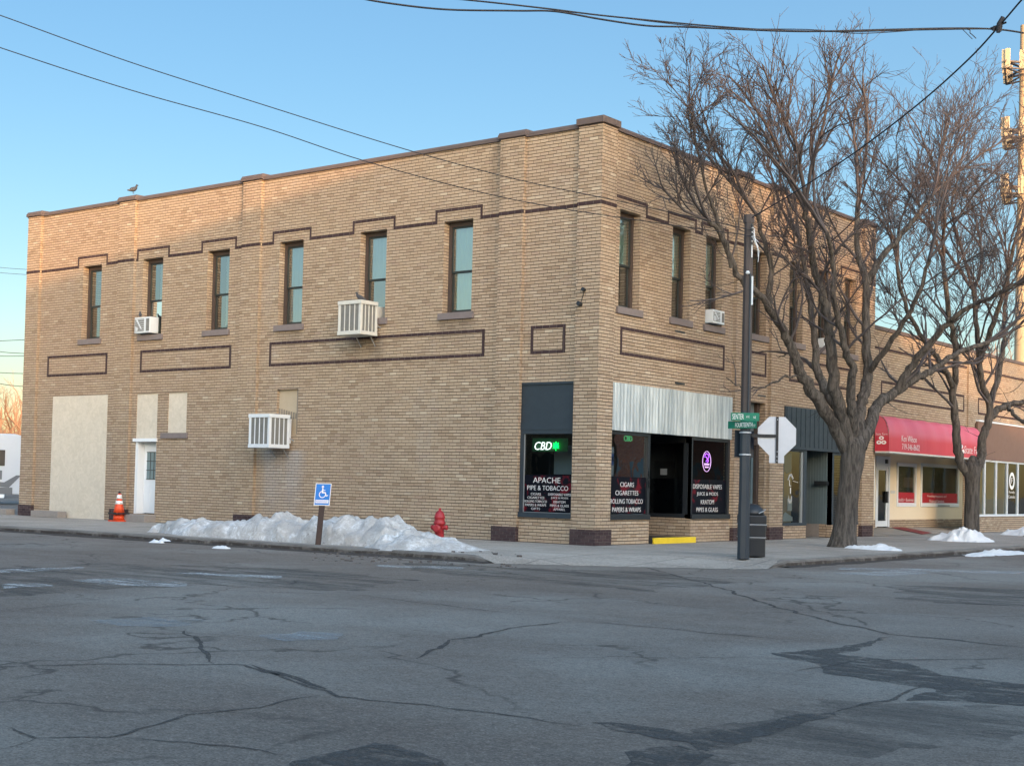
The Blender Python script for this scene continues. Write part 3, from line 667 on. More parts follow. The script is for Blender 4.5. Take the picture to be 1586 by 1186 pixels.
m = MB(fB); m.box(2.42,2.47,q+.0,q+.004,1.62,1.80); m.box(2.42,2.47,q+.0,q+.004,1.36,1.56); o = m.build('notice', M['white'], s1)
m = MB(); m.box(-1.05,-.85,4.525,4.53,1.72,1.88); m.build('notice', plain('grey_notice', (.16,.18,.19), .7), BL)
# corrugated fascia
m = MB(fB); vs = []; n = 240; u0, u1 = .70, 6.48; dpp = lambda i: .036 if (i % 6) in (0, 1) else (.047 if (i % 6) in (3, 4) else .041)
for i in range(n+1):
    u = u0+(u1-u0)*i/n; dq = dpp(i)+.004*noise.noise(Vector((u*2,0,0))); vs += [(u,dq,2.71+.008*noise.noise(Vector((u,5,0)))),(u,dq,3.84-.01*noise.noise(Vector((u,8,0))))]
m.add(vs, [(2*i,2*i+2,2*i+3,2*i+1) for i in range(n)]); m.quad((u0,.04,3.83),(u1,.04,3.83),(u1,q,3.84),(u0,q,3.84)); m.quad((u1,.04,2.71),(u1,q,2.71),(u1,q,3.84),(u1,.04,3.84)); m.quad((u0,.04,2.71),(u0,q,2.71),(u0,q,3.84),(u0,.04,3.84)); m.quad((u0,.04,2.72),(u1,.04,2.72),(u1,q,2.72),(u0,q,2.72))
m.build('metal_fascia', M['corr'], BL, recalc=False)

# ---- narrow stair door
m = MB(fB); D = q+.28; m.box(7.42,7.54,D-.1,D+.07,.02,3.8); m.box(8.34,8.48,D-.1,D+.07,.02,3.8); m.box(7.54,8.34,D-.1,D+.07,2.62,2.78); o = m.build('door_frame', M['wood'], BL)
m = MB(fB); m.box(7.54,8.34,D,D+.04,2.78,3.8); m.build('transom_panel', plain('grey_transom', (.12,.15,.16), .6, var=.1), o)
m = MB(fB); m.box(7.54,7.66,D,D+.04,.04,2.62); m.box(8.22,8.34,D,D+.04,.04,2.62); m.box(7.66,8.22,D,D+.04,2.45,2.62); m.box(7.66,8.22,D,D+.04,.04,.45); m.box(7.92,7.97,D,D+.04,.45,2.45); m.build('door', M['greyboard'], o)
glazing(fB, 7.66, 8.22, .45, 2.45, D+.02, o)
# ---- black boarded shop front
m = MB(fB); m.box(9.62,14.75,.06,q+.12,2.62,3.80)
for i in range(17): m.box(9.70+.3*i,9.73+.3*i,.045,.06,2.64,3.78)
m.box(9.60,14.77,.03,q,2.58,2.66); m.build('fascia_panel', M['navy'], BL)
m = MB(fB); m.box(9.62,11.12,q-.02,q+.16,.38,.46); m.box(10.92,11.12,q,q+.14,.46,2.58); m.box(9.62,9.66,q,q+.1,.46,2.58); m.box(9.66,10.92,q,q+.1,2.52,2.58); o = m.build('shop_window', M['navy'], BL); glazing(fB, 9.66, 10.92, .46, 2.52, q+.05, o)
m = MB(fB); m.box(10.80,10.93,q+.02,q+.07,.46,2.52); m.build('glazing_bead', M['galv'], o)
m = MB(fB); m.box(9.64,10.75,q+.30,q+.32,.46,2.58); m.build('backing_paper', M['tan'], o)
m = MB(fB); m.prism([(10.25,1.95),(10.40,1.88),(10.6,1.92),(10.7,1.95),(10.7,2.5),(10.3,2.5),(10.22,2.2)], q+.28, q+.29); m.build('poster', M['greyboard'], o)
m = MB(fB); m.box(10.45,10.72,q+.26,q+.28,.8,1.15); m.prism([(9.9,.5),(10.75,.5),(10.75,.62),(10.3,.76)], q+.25, q+.27); m.build('paper_sheet', M['offwhite'], o)
text('lettering', 'L', fB, 10.16, q+.045, 1.52, .17, L_, o, .12); text('lettering', 'I', fB, 10.18, q+.045, 1.30, .17, L_, o, .05)
m = MB(fB); m.prism([(9.98,1.70),(10.10,1.86),(10.24,1.88),(10.36,1.74),(10.30,1.70),(10.22,1.80),(10.12,1.80),(10.04,1.68)], q+.042, q+.046); m.prism([(10.08,1.26),(10.02,1.10),(10.14,1.0),(10.28,1.08),(10.28,1.24),(10.22,1.22),(10.20,1.10),(10.12,1.10)], q+.042, q+.046); m.prism([(10.30,1.68),(10.66,1.64),(10.66,1.62),(10.32,1.66)], q+.042, q+.046); m.build('decal', plain('grey_decal', (.33,.33,.31), .6), o)
m = MB(fB); m.box(12.85,14.75,q-.02,q+.16,.38,.46); m.box(12.85,12.97,q,q+.14,.46,2.58); m.box(14.55,14.75,q,q+.14,.46,2.58); m.box(12.97,14.55,q,q+.1,2.5,2.58); o = m.build('shop_window', M['navy'], BL); glazing(fB, 12.97, 14.55, .46, 2.52, q+.05, o)
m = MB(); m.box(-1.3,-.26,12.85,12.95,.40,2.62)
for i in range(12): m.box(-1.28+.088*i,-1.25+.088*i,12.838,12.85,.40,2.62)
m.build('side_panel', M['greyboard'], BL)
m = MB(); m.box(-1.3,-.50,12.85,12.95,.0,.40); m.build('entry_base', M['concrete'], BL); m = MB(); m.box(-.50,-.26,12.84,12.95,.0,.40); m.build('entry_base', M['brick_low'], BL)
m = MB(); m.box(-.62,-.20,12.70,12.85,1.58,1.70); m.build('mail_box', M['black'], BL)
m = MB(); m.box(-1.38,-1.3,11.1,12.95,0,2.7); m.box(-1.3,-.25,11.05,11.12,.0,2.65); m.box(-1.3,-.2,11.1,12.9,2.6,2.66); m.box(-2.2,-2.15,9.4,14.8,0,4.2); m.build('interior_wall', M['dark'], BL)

# ---------------------------------------------------------------- low brick building next door
LB = empty('brick_building', (0,YE,0)); LB.location = (0,0,0); tag(LB, 'single storey buff brick building with red awning and brown front', 'building')
LE = 62.0; HL = 6.62
holes = [(15.86,24.0,.0,3.55,.10), (24.9,44.0,.0,4.05,.02)]
m = MB(fB); wall(m, YE+.01, LE, 0, HL, holes, .2, .06); m.quad((YE,.06,HL),(LE,.06,HL),(LE,.5,HL),(YE,.5,HL)); m.build('wall', M['brick_low'], LB, recalc=False)
m = MB(fB); m.box(YE+.01, LE, .02, .4, HL, HL+.12); m.build('coping', M['coping'], LB)
m = MB(); m.box(-20,-.4,YE+.01,LE,HL-.5,HL-.4); m.build('roof', M['roof'], LB)
m = MB(); m.box(-20,-19.9,YE+.01,LE,0,HL-.4); m.box(-20,-.1,LE-.1,LE,0,HL-.4); m.build('rear_wall', M['brick_low'], LB)
m = MB(fB); m.box(24.05,24.55,.0,.06,.36,HL); pr = m.build('pier', M['brick_low'], LB); m = MB(fB); m.box(24.04,24.56,-.01,.06,.0,.36); m.build('pier_base', M['purple'], pr)
def strip2(m, a, b, z0, z1): m.box(a, b, .046, .08, z0, z1)
for a, b in [(16.3,23.75),(25.2,34.0)]:
    m = MB(fB); strip2(m,a,b,4.93,5.0); strip2(m,a,b,4.40,4.47); strip2(m,a,a+.07,4.47,4.93); strip2(m,b-.07,b,4.47,4.93); m.build('trim_panel', M['trim'], LB)
m = MB(fB); strip2(m, YE+.02, 24.0, 6.0, 6.08); strip2(m, 24.6, LE-1, 6.0, 6.08); m.build('trim_band', M['trim'], LB)
# recessed cream front under the awning
RD = -1.5
def fR(u, d, z): return (RD-d, u, z)
m = MB(); m.add([(.02,15.9,.012),(.02,24.0,.012),(RD,24.0,.16),(RD,15.9,.20)], [(0,1,2,3)]); m.add([(RD,24,0.16),(.02,24,.012),(.02,24,0),(RD,24,0)],[(0,1,2,3)])
m.add([(.02,24.0,.012),(RD,24.0,.16),(RD,29.0,.14),(.02,24.0,.0)], [(0,1,2,3)]); m.build('entry_floor', M['walk'], LB)
hr = [(21.13,22.90,1.0,2.46,.06),(23.35,27.2,1.0,2.50,.06),(19.3,20.5,.2,2.66,.06)]
m = MB(fR); wall(m, 15.6, 29, .46, 3.6, [h for h in hr if h[2] >= .9]+[(19.3,20.5,.46,2.66,.06)], .06, 0); m.build('stucco_wall', M['cream'], LB, recalc=False)
m = MB(fR); m.box(15.6,19.3,-.02,.1,.1,.46); m.box(20.5,29,-.02,.1,.1,.46); m.build('wall_base', M['brick_low'], LB)
m = MB(); m.box(RD-.1,-.35,29,29.1,0,3.6); m.box(RD-.0,.0,15.6,29,3.56,3.62); m.build('soffit', M['cream'], LB)
# left flank of the recess: angled low cream wall with pale windows
m = MB(); A0 = Vector((-.08,15.88,0)); A1 = Vector((RD,19.2,0)); t = (A1-A0).normalized(); nrm = Vector((t.y,-t.x,0))
def fL(u, d, z): p = A0+t*u-nrm*d; return (p.x, p.y, z)
Ln = (A1-A0).length
m = MB(fL); wall(m, 0, Ln, .35, 3.56, [(.35,1.6,1.0,2.5,.05),(1.9,3.2,1.0,2.5,.05)], .05, 0); m.build('stucco_wall', M['cream'], LB, recalc=False)
m = MB(fL); m.box(0,Ln,-.015,.08,.0,.35); m.build('wall_base', M['brick_low'], LB)
for a, b in ((.35,1.6),(1.9,3.2)):
    m = MB(fL); m.box(a-.06,b+.06,-.03,.04,.92,1.02); m.box(a-.06,b+.06,-.03,.04,2.46,2.56); m.box(a-.06,a+.04,-.03,.04,1.02,2.46); m.box(b-.04,b+.06,-.03,.04,1.02,2.46); o = m.build('window', M['white'], LB)
    glazing(fL, a, b, 1.0, 2.5, .04, o); m = MB(fL); m.box(a+.05,b-.05,.025,.035,1.03,1.35); m.build('sign_film', M['redsign'], o); m = MB(fL); m.box(a,b,.25,.27,.98,2.55); m.build('blind', M['offwhite'], o)
def rwin(a, b, z0, z1, lines, pw):
    m = MB(fR); w_ = .10; m.box(a,b,-.04,.06,z0-.06,z0+.08); m.box(a,b,-.04,.06,z1-.10,z1+.02); m.box(a,a+w_,-.04,.06,z0+.08,z1-.10); m.box(b-w_,b,-.04,.06,z0+.08,z1-.10)
    o = m.build('window', M['white'], LB); glazing(fR, a+w_, b-w_, z0+.08, z1-.1, .02, o)
    m = MB(fR); m.box(a+w_,b-w_,.008,.014,z0+.08,z0+.45); m.build('sign_film', M['redsign'], o)
    for i, (t_, wd, cx_) in enumerate(lines): text('lettering', t_, fR, cx_, .004, z0+.27-.17*i if len(lines) > 1 else z0+.13, .11, L_, o, wd)
    m = MB(fR); m.box(a-.1,b+.1,pw,pw+.05,.3,3.4); m.build('interior_wall', M['dark'], o); return o
rwin(21.13,22.90,.98,2.46,[('Health • Business',1.45,22.0)],1.3)
o = rwin(23.35,27.2,.98,2.50,[('Providing Insurance and',1.9,25.0),('Financial Services',1.45,25.0)],1.6)
m = MB(fR); m.box(23.75,24.75,.8,.83,1.62,2.0); m.build('picture', plain('picture_frame', (.22,.12,.11), .6), o)
m = MB(fR); m.box(25.0,26.2,-.045,-.04,.93,.99); m.build('notice', M['galv'], o)
m = MB(fR); m.box(19.3,19.42,-.03,.05,.2,2.66); m.box(20.38,20.5,-.03,.05,.2,2.66); m.box(19.42,20.38,-.03,.05,2.30,2.66); m.box(19.42,19.56,0,.04,.22,2.3); m.box(20.24,20.38,0,.04,.22,2.3); m.box(19.56,20.24,0,.04,.22,.42); m.box(19.56,20.24,0,.04,2.18,2.3)
o = m.build('door', M['whitemetal'], LB); glazing(fR, 19.56, 20.24, .42, 2.18, .02, o); m = MB(fR); m.box(20.16,20.30,-.07,-.0,1.05,1.45); m.build('door_handle', M['black'], o); m = MB(fR); m.box(20.05,20.2,-.08,-.03,2.42,2.56); m.build('closer', M['black'], o)
m = MB(fR); m.box(20.62,21.02,-.015,0,1.38,1.48); m.build('notice', M['offwhite'], LB)
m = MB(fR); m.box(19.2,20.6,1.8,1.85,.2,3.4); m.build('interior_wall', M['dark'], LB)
# awning
aw = [(.0,3.86),(.12,3.85),(.24,3.79),(.33,3.68),(.40,3.52),(.445,3.34),(.47,3.14),(.475,2.70)]
y0, y1 = 15.74, 24.25; n = 34; vs = []
m = MB()
for i in range(n+1):
    y = y0+(y1-y0)*i/n
    for k, (x, z) in enumerate(aw):
        sag = (.018*math.cos(i*2*math.pi/4.85)+.010*noise.noise(Vector((y*2, k*.8, 0))))*(1 if 0 < k < 6 else .15)
        vs.append((x+sag, y, z+sag*.6))
K = len(aw); m.add(vs, [(i*K+k, i*K+k+1, (i+1)*K+k+1, (i+1)*K+k) for i in range(n) for k in range(K-1)], True)
for y in (y0, y1):
    m.add([(0,y,2.70)]+[(x,y,z) for x, z in aw], [tuple(range(K+1))])
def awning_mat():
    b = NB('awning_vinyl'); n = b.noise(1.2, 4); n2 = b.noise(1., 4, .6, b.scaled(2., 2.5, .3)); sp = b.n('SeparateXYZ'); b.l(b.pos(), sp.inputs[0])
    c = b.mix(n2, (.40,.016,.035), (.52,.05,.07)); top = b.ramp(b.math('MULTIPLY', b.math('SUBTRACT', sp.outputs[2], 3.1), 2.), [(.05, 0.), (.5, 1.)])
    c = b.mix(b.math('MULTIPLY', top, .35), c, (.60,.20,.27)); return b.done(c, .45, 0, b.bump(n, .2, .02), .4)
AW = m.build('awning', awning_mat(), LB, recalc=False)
m = MB(); m.box(.02,.49,y0-.005,y1+.005,2.66,2.71); m.build('awning_frame', M['offwhite'], AW)
m = MB()
for x, z in ((.22,3.13),(.14,2.99),(.30,2.99)):
    m.add([(x+.085*math.cos(a_*math.pi/8), y0-.006, z+.062*math.sin(a_*math.pi/8)) for a_ in range(16)]+[(x+.035*math.cos(a_*math.pi/8), y0-.006, z+.022*math.sin(a_*math.pi/8)) for a_ in range(16)], [(k,(k+1)%16,16+(k+1)%16,16+k) for k in range(16)])
m.build('emblem', M['letter'], AW, recalc=False)
text('lettering', 'State Farm', fA, .225, y0-.004, 3.22, .075, L_, AW, .40, slant=.15)
def fF(u, d, z): return (.475+.01-d, u, z)
text('lettering', 'Ken Wilson', fF, 17.35, .0, 3.06, .20, L_, AW, 1.25); text('lettering', '719-346-8602', fF, 17.5, .0, 2.80, .19, L_, AW, 1.48)
text('lettering', 'State Farm', fF, 23.25, .0, 2.86, .26, L_, AW, 1.75)
m = MB(fF)
for u_, z_ in ((22.1,3.08),(21.95,2.92),(22.25,2.92)): m.prism([(u_+.12*math.cos(k*math.pi/6), z_+.07*math.sin(k*math.pi/6)) for k in range(12)], -.004, .0)
m.build('emblem', M['letter'], AW)
# brown slipcover front
m = MB(); m.box(-.06,.03,25.0,44,2.72,4.12); m.build('fascia_panel', M['brown'], LB); m = MB(); m.box(-.06,.06,24.98,44.1,4.12,4.18); m.build('fascia_cap', M['whitemetal'], LB)
m = MB(fB); m.box(24.6,44,.02,.16,.0,.60); m.build('wall_base', M['brick_low'], LB)
m = MB(fB); m.box(24.6,44,-.0,.12,.60,.68); m.box(24.6,44,0,.1,2.66,2.72)
yy = 24.62
while yy < 44: m.box(yy,yy+.07,0,.1,.68,2.66); yy += 1.26
o = m.build('shop_window', M['whitemetal'], LB); glazing(fB, 24.65, 44, .68, 2.66, .05, o)
m = MB(fB); m.box(24.6,44,2.2,2.25,0,3.4); m.build('interior_wall', M['dark'], o)
m = MB(fB); ce = (29.05,1.98); m.add([(ce[0]+.32*math.cos(k*math.pi/12), .044, ce[1]+.34*math.sin(k*math.pi/12)) for k in range(24)]+[(ce[0]+.20*math.cos(k*math.pi/12), .044, ce[1]+.21*math.sin(k*math.pi/12)) for k in range(24)], [(k,(k+1)%24,24+(k+1)%24,24+k) for k in range(24)]); m.build('emblem', M['letter'], o, recalc=False)
text('lettering', 'F', fB, ce[0], .044, 1.88, .22, L_, o, .16)
text('lettering', 'Family', fB, 29.05, .044, 1.47, .12, L_, o, .66); text('lettering', 'Consults', fB, 29.05, .044, 1.30, .12, L_, o, .82)

# ---------------------------------------------------------------- things on the walls
def evap(name, x0, x1, y0, y1, z0, z1, mat, label):
    e = empty(name, ((x0+x1)/2,(y0+y1)/2,z0)); tag(e, label, 'cooler'); L = Vector(e.location)
    def bx(m, a, b, c, d, g, h): m.box(a-L.x, b-L.x, c-L.y, d-L.y, g-L.z, h-L.z)
    m = MB(); t = .05
    bx(m,x0-.015,x1+.015,y0-.015,y1,z1-.10,z1); bx(m,x0-.01,x1+.01,y0-.01,y1,z0,z0+.10)
    for (a, c) in ((x0,y0),(x1-t,y0),(x0,y1-t),(x1-t,y1-t)): bx(m,a,a+t,c,c+t,z0+.1,z1-.1)
    m.build('cabinet', mat, e, bevel=.006)
    m = MB(); bx(m,x0+.02,x1-.02,y0+.02,y1-.02,z0+.1,z1-.1); m.build('pad', M['grille'], e)
    m = MB(); nf = 4
    for i in range(nf+1):
        u = x0+t+(x1-x0-2*t)*i/nf; wd = .012 if 0 < i < nf else .03; bx(m,u-wd,u+wd,y0+.004,y0+.02,z0+.1,z1-.1)
        u = y0+t+(y1-y0-2*t)*i/nf; bx(m,x1-.02,x1-.004,u-wd,u+wd,z0+.1,z1-.1); bx(m,x0+.004,x0+.02,u-wd,u+wd,z0+.1,z1-.1)
    m.build('louvre', mat, e)
    m = MB(); m.tube([(x1-.15-L.x,y1-.1-L.y,0),(x1-.15-L.x,.08-L.y,-.25)], .015, 5); m.tube([(x0+.15-L.x,y1-.1-L.y,0),(x0+.15-L.x,.08-L.y,-.25)], .015, 5); m.build('bracket', M['galv'], e)
    m = MB(); m.tube([(x1-.05-L.x,y1-L.y+.0,.3),(x1+.02-L.x,y1+.2-L.y,.2),(x1+.05-L.x,y1+.25-L.y,-.1)], .02, 6); m.build('pipe', M['galv'], e)
    m = MB(); bx(m,x0+.1,x1-.1,y1,q+.3 if z0 > 4 else .1,z0+.15,z1-.1); m.build('duct', mat, e)
    return e
evap('evaporative_cooler', -7.80,-6.99,-.66,-.02,5.17,6.06, M['offwhite'], 'large beige evaporative cooler hung at an upper window of the long side')
evap('evaporative_cooler', -10.96,-10.14,-.80,-.05,2.22,3.14, M['whitemetal'], 'white evaporative cooler low on the wall above the snow bank')
def ac(f, u0, u1, z0, z1, dep, label):
    c = Vector(f((u0+u1)/2, q, z0)); e = empty('window_air_conditioner', c); tag(e, label, 'air conditioner')
    g = lambda u, d, z: tuple(Vector(f(u, d, z))-c)
    m = MB(g); m.box(u0,u1,q-dep,q+.28,z0,z1); m.build('case', M['whitemetal'], e, bevel=.01)
    m = MB(g); w_ = u1-u0; m.box(u0+.03,u0+w_*.62,q-dep-.006,q-dep,z0+.05,z1-.05); m.box(u0+w_*.76,u1-.03,q-dep-.006,q-dep,z0+.05,z1-.05); m.build('coil_grille', M['grille'], e)
    m = MB(g)
    for i in range(6): zz = z0+.08+i*(z1-z0-.16)/5; m.box(u0+.03,u0+w_*.62,q-dep-.010,q-dep-.006,zz-.006,zz+.006)
    m.prism([(u0+.06,z1-.06),(u0+.14,z1-.06),(u0+w_*.5,z0+.12),(u0+w_*.42,z0+.12)], q-dep-.010, q-dep-.006); m.prism([(u0+.05,z0+.2),(u0+.18,z0+.16),(u0+.15,z0+.06),(u0+.06,z0+.06)], q-dep-.010, q-dep-.006)
    m.build('guard', M['whitemetal'], e)
    m = MB(g); m.box(u0-.1,u0,q+.1,q+.26,z0,z1); m.box(u1,u1+.06,q+.1,q+.26,z0,z1); m.build('side_filler', M['sash'], e)
    return e
ac(fA, -16.97,-16.24,5.70,6.18,.22, 'white window air conditioner in the second window from the left')
ac(fB, 5.10,5.72,5.70,6.05,.20, 'small white window air conditioner on the short side, left of the street pole')
ac(fB, 11.85,12.4,5.68,5.95,.15, 'grey window air conditioner behind the tree limbs')

def neon_cbd():
    e = empty('neon_sign', (-1.52,.20,2.2)); tag(e, 'glowing white CBD sign with green leaf in the corner shop window', 'sign')
    g = lambda u, d, z: (u, d, z)
    text('lettering', 'CBD', g, -.15, .0, .02, .19, emis('neon_white', (1,1,.97), 1.3), e, .50, slant=.22, thick=.012)
    m = MB()
    for k in range(7):
        a = math.radians(-20+k*36.7-0) ; a = math.radians(200-k*36.7) if False else math.radians(-20+36.7*k); Lf = .13 if k in (2,3,4) else .10
        c = Vector((.23,0,.09)); dx = Vector((math.cos(a),0,math.sin(a))); sx = Vector((-dx.z,0,dx.x))
        m.add([c, c+dx*Lf*.5+sx*.026, c+dx*Lf, c+dx*Lf*.5-sx*.022]+[p+Vector((0,-.02,0)) for p in (c, c+dx*Lf*.5+sx*.022, c+dx*Lf, c+dx*Lf*.5-sx*.022)], [(0,1,2,3),(7,6,5,4),(0,4,5,1),(1,5,6,2),(2,6,7,3),(3,7,4,0)])
    m.tube([(.23,-.01,.09),(.23,-.01,.0)], .008, 5); m.build('leaf', emis('neon_green', (.0,1,.12), 1.6), e)
    m = MB(); m.box(-.5,.55,.03,.04,-.02,.30); m.build('backing', plain('neon_back', (.01,.09,.03), .4), e)
neon_cbd()
def neon_oval():
    e = empty('neon_sign', (-.26,5.55,2.1)); tag(e, 'oval pink and purple neon sign right of the shop entry', 'sign')
    m = MB(); pk = emis('neon_pink', (1,.55,1), 1.0); pu = emis('neon_purple', (.45,.10,.9), 1.5)
    m.tube([(0,.26*math.cos(k*math.pi/16),.36*math.sin(k*math.pi/16)) for k in range(33)], .008, 6, False); e.scale = (1,.82,.74); m.build('ring', pk, e)
    m = MB()
    m.tube([(0,-.13,.20),(0,-.05,.28),(0,.08,.26),(0,.14,.16),(0,.06,.10),(0,.10,.02),(0,.03,-.04)], .016, 6); m.tube([(0,-.15,.16),(0,-.02,.16),(0,.04,.06),(0,-.06,.0)], .014, 6); m.build('tube', pu, e)
    m = MB(); m.tube([(0,-.16+.04*i,-.10+.03*(-1)**i) for i in range(9)], .010, 6); m.tube([(0,-.12+.04*i,-.20+.025*(-1)**i) for i in range(7)], .009, 6); m.build('tube', pk, e)
neon_oval()
e = empty('neon_sign', (-.5,2.1,2.5)); tag(e, 'small green neon sign high in the window left of the entry', 'sign')
text('lettering', 'CBD', fB, 0, 0, 0, .13, emis('neon_teal', (.1,1,.35), .8), e, .36, thick=.01)
e = MB(fB); e.box(.72,1.0,q+.07,q+.075,1.63,2.32); o = e.build('poster', plain('poster_white', (.55,.60,.64), .5)); tag(o, 'blue and white poster behind the glass next to the corner pier', 'poster')
m = MB(fB); m.box(.73,.99,q+.066,q+.069,1.88,2.16); m.build('poster_band', M['blue'], o); text('lettering', 'OPEN', fB, .84, q+.064, 1.97, .12, M['dark'], o, .30)
m = MB(fA); m.box(-2.0,-.8,.9,.95,1.65,2.35); m.box(-2.0,-1.96,.9,.95,.6,1.65); m.box(-.84,-.8,.9,.95,.6,1.65)  # pale board added behind the glass to imitate a reflection
tag(m.build('reflection_board', plain('pale_panel', (.30,.36,.40), .6)), 'pale board added as a reflection inside the long side shop window', 'display')

# ---------------------------------------------------------------- street light pole with signs
PX, PY = 4.90, -1.93
pole = empty('street_light_pole', (PX,PY,0)); tag(pole, 'tall street pole, slate below and brown above, beside the litter bin', 'pole')
def oct_(r0, r1, z0, z1, name, mat, lean=(0,0)):
    m = MB(); m.tube([(lean[0]*z0,lean[1]*z0,z0),(lean[0]*z1,lean[1]*z1,z1)], [r0,r1], 8, smooth=False); return m.build(name, mat, pole)
ln = (.0,.0)
oct_(.125,.118,0,1.1,'base_section',M['poleblue'],ln); oct_(.112,.104,1.1,2.95,'lower_section',M['poleblue'],ln); oct_(.106,.094,2.95,6.72,'upper_section',M['polebrown'],ln)
oct_(.112,.108,6.72,6.88,'cap',M['polebrown'],ln)
m = MB()
for z in (4.25,5.6,6.3): m.tube([(0,0,z),(0,0,z+.02)], .104, 8)
m.build('seam_band', M['polebrown'], pole)
for z in (2.50,2.06): m = MB(); m.tube([(0,0,z),(0,0,z+.025)], .119, 16); m.build('strap', M['alum'], pole)
m = MB(); m.tube([(.10,-.08,2.9),(.09,-.07,5.7)], .018, 6); m.build('conduit', M['poleblue'], pole)
def isc(m, p): m.tube([p, (p[0], p[1], p[2]+.06)], .03, 8)
m = MB()
for i in range(5): isc(m, (.13,-.10,6.25+.09*i))
m.build('insulator', M['black'], pole)
m = MB()
for i in range(5): m.tube([(.12,-.10,6.62-.04*i),(.19,-.12,6.56-.06*i),(.17+.03*i,-.10,6.40-.07*i),(.26,-.08,6.30-.10*i)], .006, 4)
m.tube([(.13,-.1,6.6),(.13,-.1,6.0)], .012, 5); m.build('tie_wire', M['white'], pole)
m = MB(); m.tube([(.15,-.10,5.05),(.15,-.10,5.62)], .020, 8); m.lathe([(.0,-.04),(.04,-.02),(.045,.0),(.03,.03),(0,.04)], (.05,-.11,5.70), 8); m.build('marker_tube', M['whitemetal'], pole)
# street name blades
RV = _r.copy(); RV.z = 0; RV.normalize()
def frame_map(c, ang):      # local (u,d,z): u to the right, d away from the viewer
    ux = Vector((RV.x*math.cos(ang)-RV.y*math.sin(ang), RV.x*math.sin(ang)+RV.y*math.cos(ang), 0)); dx = Vector((-ux.y, ux.x, 0))
    return lambda u, d, z: tuple(c+ux*u+dx*d+Vector((0,0,z)))
sg = empty('street_sign', (PX,PY,2.7)); tag(sg, 'green street name blades clamped across the pole above the stop sign', 'sign')
g = frame_map(Vector((0,-.0,0)), R(-10)); m = MB(g); m.box(-.29,.27,-.145,-.135,.04,.20); o = m.build('name_blade', M['green'], sg)
text('lettering', 'SENTER', g, -.145, -.148, .070, .105, L_, o, .225, off=0); text('lettering', 'AVE', g, .045, -.148, .10, .045, L_, o, .065); text('lettering', 'NE', g, .18, -.148, .09, .045, L_, o, .05)
g = frame_map(Vector((0,-.0,0)), R(-45)); m = MB(g); m.box(-.33,.36,-.135,-.125,-.11,.035); o = m.build('name_blade', M['green'], sg)
text('lettering', 'FOURTEENTH', g, .06, -.138, -.085, .09, L_, o, .42, off=0); text('lettering', 'ST', g, .315, -.138, -.085, .05, L_, o, .05)
m = MB(); m.tube([(0,0,-.12),(0,0,.03)], .122, 8); m.build('clamp', M['black'], sg)
# stop sign seen from behind
ss = empty('stop_sign', (PX,PY,1.9)); tag(ss, 'back of an octagonal stop sign on an arm beside the pole', 'sign')
g = frame_map(Vector((0,0,0)), R(2)); cx_, cz_, r_ = .648, .56, .385
oc = [(cx_+r_/math.cos(math.pi/8)*math.cos(math.pi/8+k*math.pi/4), cz_+r_/math.cos(math.pi/8)*math.sin(math.pi/8+k*math.pi/4)) for k in range(8)]
m = MB(g); m.prism(oc, .05, .054); m.build('sign_plate', M['alum'], ss)
m = MB(g); m.prism(oc, .0545, .056); m.build('sign_face', M['redsign'], ss)
m = MB(g); m.box(cx_-.15,cx_+.15,.046,.050,.02,.24); m.build('lower_plate', M['alum'], ss, bevel=.0)
m = MB(g); m.box(cx_-.024,cx_+.024,.02,.046,.02,cz_+r_); m.build('post_bar', M['black'], ss)
m = MB(g); m.box(.08,cx_-.024,.02,.045,cz_-.03,cz_+.03); m.build('arm', M['black'], ss)
m = MB(g)
for zz in (.06,.14,.24,.88): m.box(cx_-.008,cx_+.008,.014,.02,zz,zz+.016)
m.build('bolt', M['alum'], ss)
g = frame_map(Vector((0,0,0)), R(25)); m = MB(g); m.box(-.16,.30,.13,.14,2.02,2.56); m.build('sign_plate', M['poleblue'], pole)

# litter bin behind the pole
tb = empty('litter_bin', (4.66,-1.15,0), R(37)); tag(tb, 'square black litter bin with domed lid behind the street pole', 'bin')
def ngon(r, z, n=8, s=1.): return [(r*math.cos(math.pi/n+2*math.pi*k/n), r*math.sin(math.pi/n+2*math.pi*k/n)*s, z) for k in range(n)]
m = MB(); hw = .25
m.box(-hw,hw,-hw,hw,.02,.40); m.box(-hw-.006,hw+.006,-hw-.006,hw+.006,.42,.66); m.box(-hw-.015,hw+.015,-hw-.015,hw+.015,.68,.86); m.build('body', M['black'], tb, bevel=.02)
m = MB(); m.box(-hw-.012,hw+.012,-hw-.012,hw+.012,.40,.42); m.box(-hw-.02,hw+.02,-hw-.02,hw+.02,.66,.68); m.build('band', M['galv'], tb, bevel=.004)
m = MB(); m.lathe([(.26,.86),(.25,.92),(.22,.99),(.15,1.06),(.06,1.09),(0,1.095)], (0,0,0), 16); m.build('lid', M['black'], tb)
m = MB(); m.tube([(.27*math.cos(a),.27*math.sin(a)-.03,.90+.08*math.sin(k/8*math.pi)) for k, a in [(k, -1.2+k*.3) for k in range(9)]], .012, 6); m.build('lid_rim', M['galv'], tb)
m = MB(); m.box(hw,hw+.05,-.08,.08,.55,.67); m.build('latch', M['black'], tb)

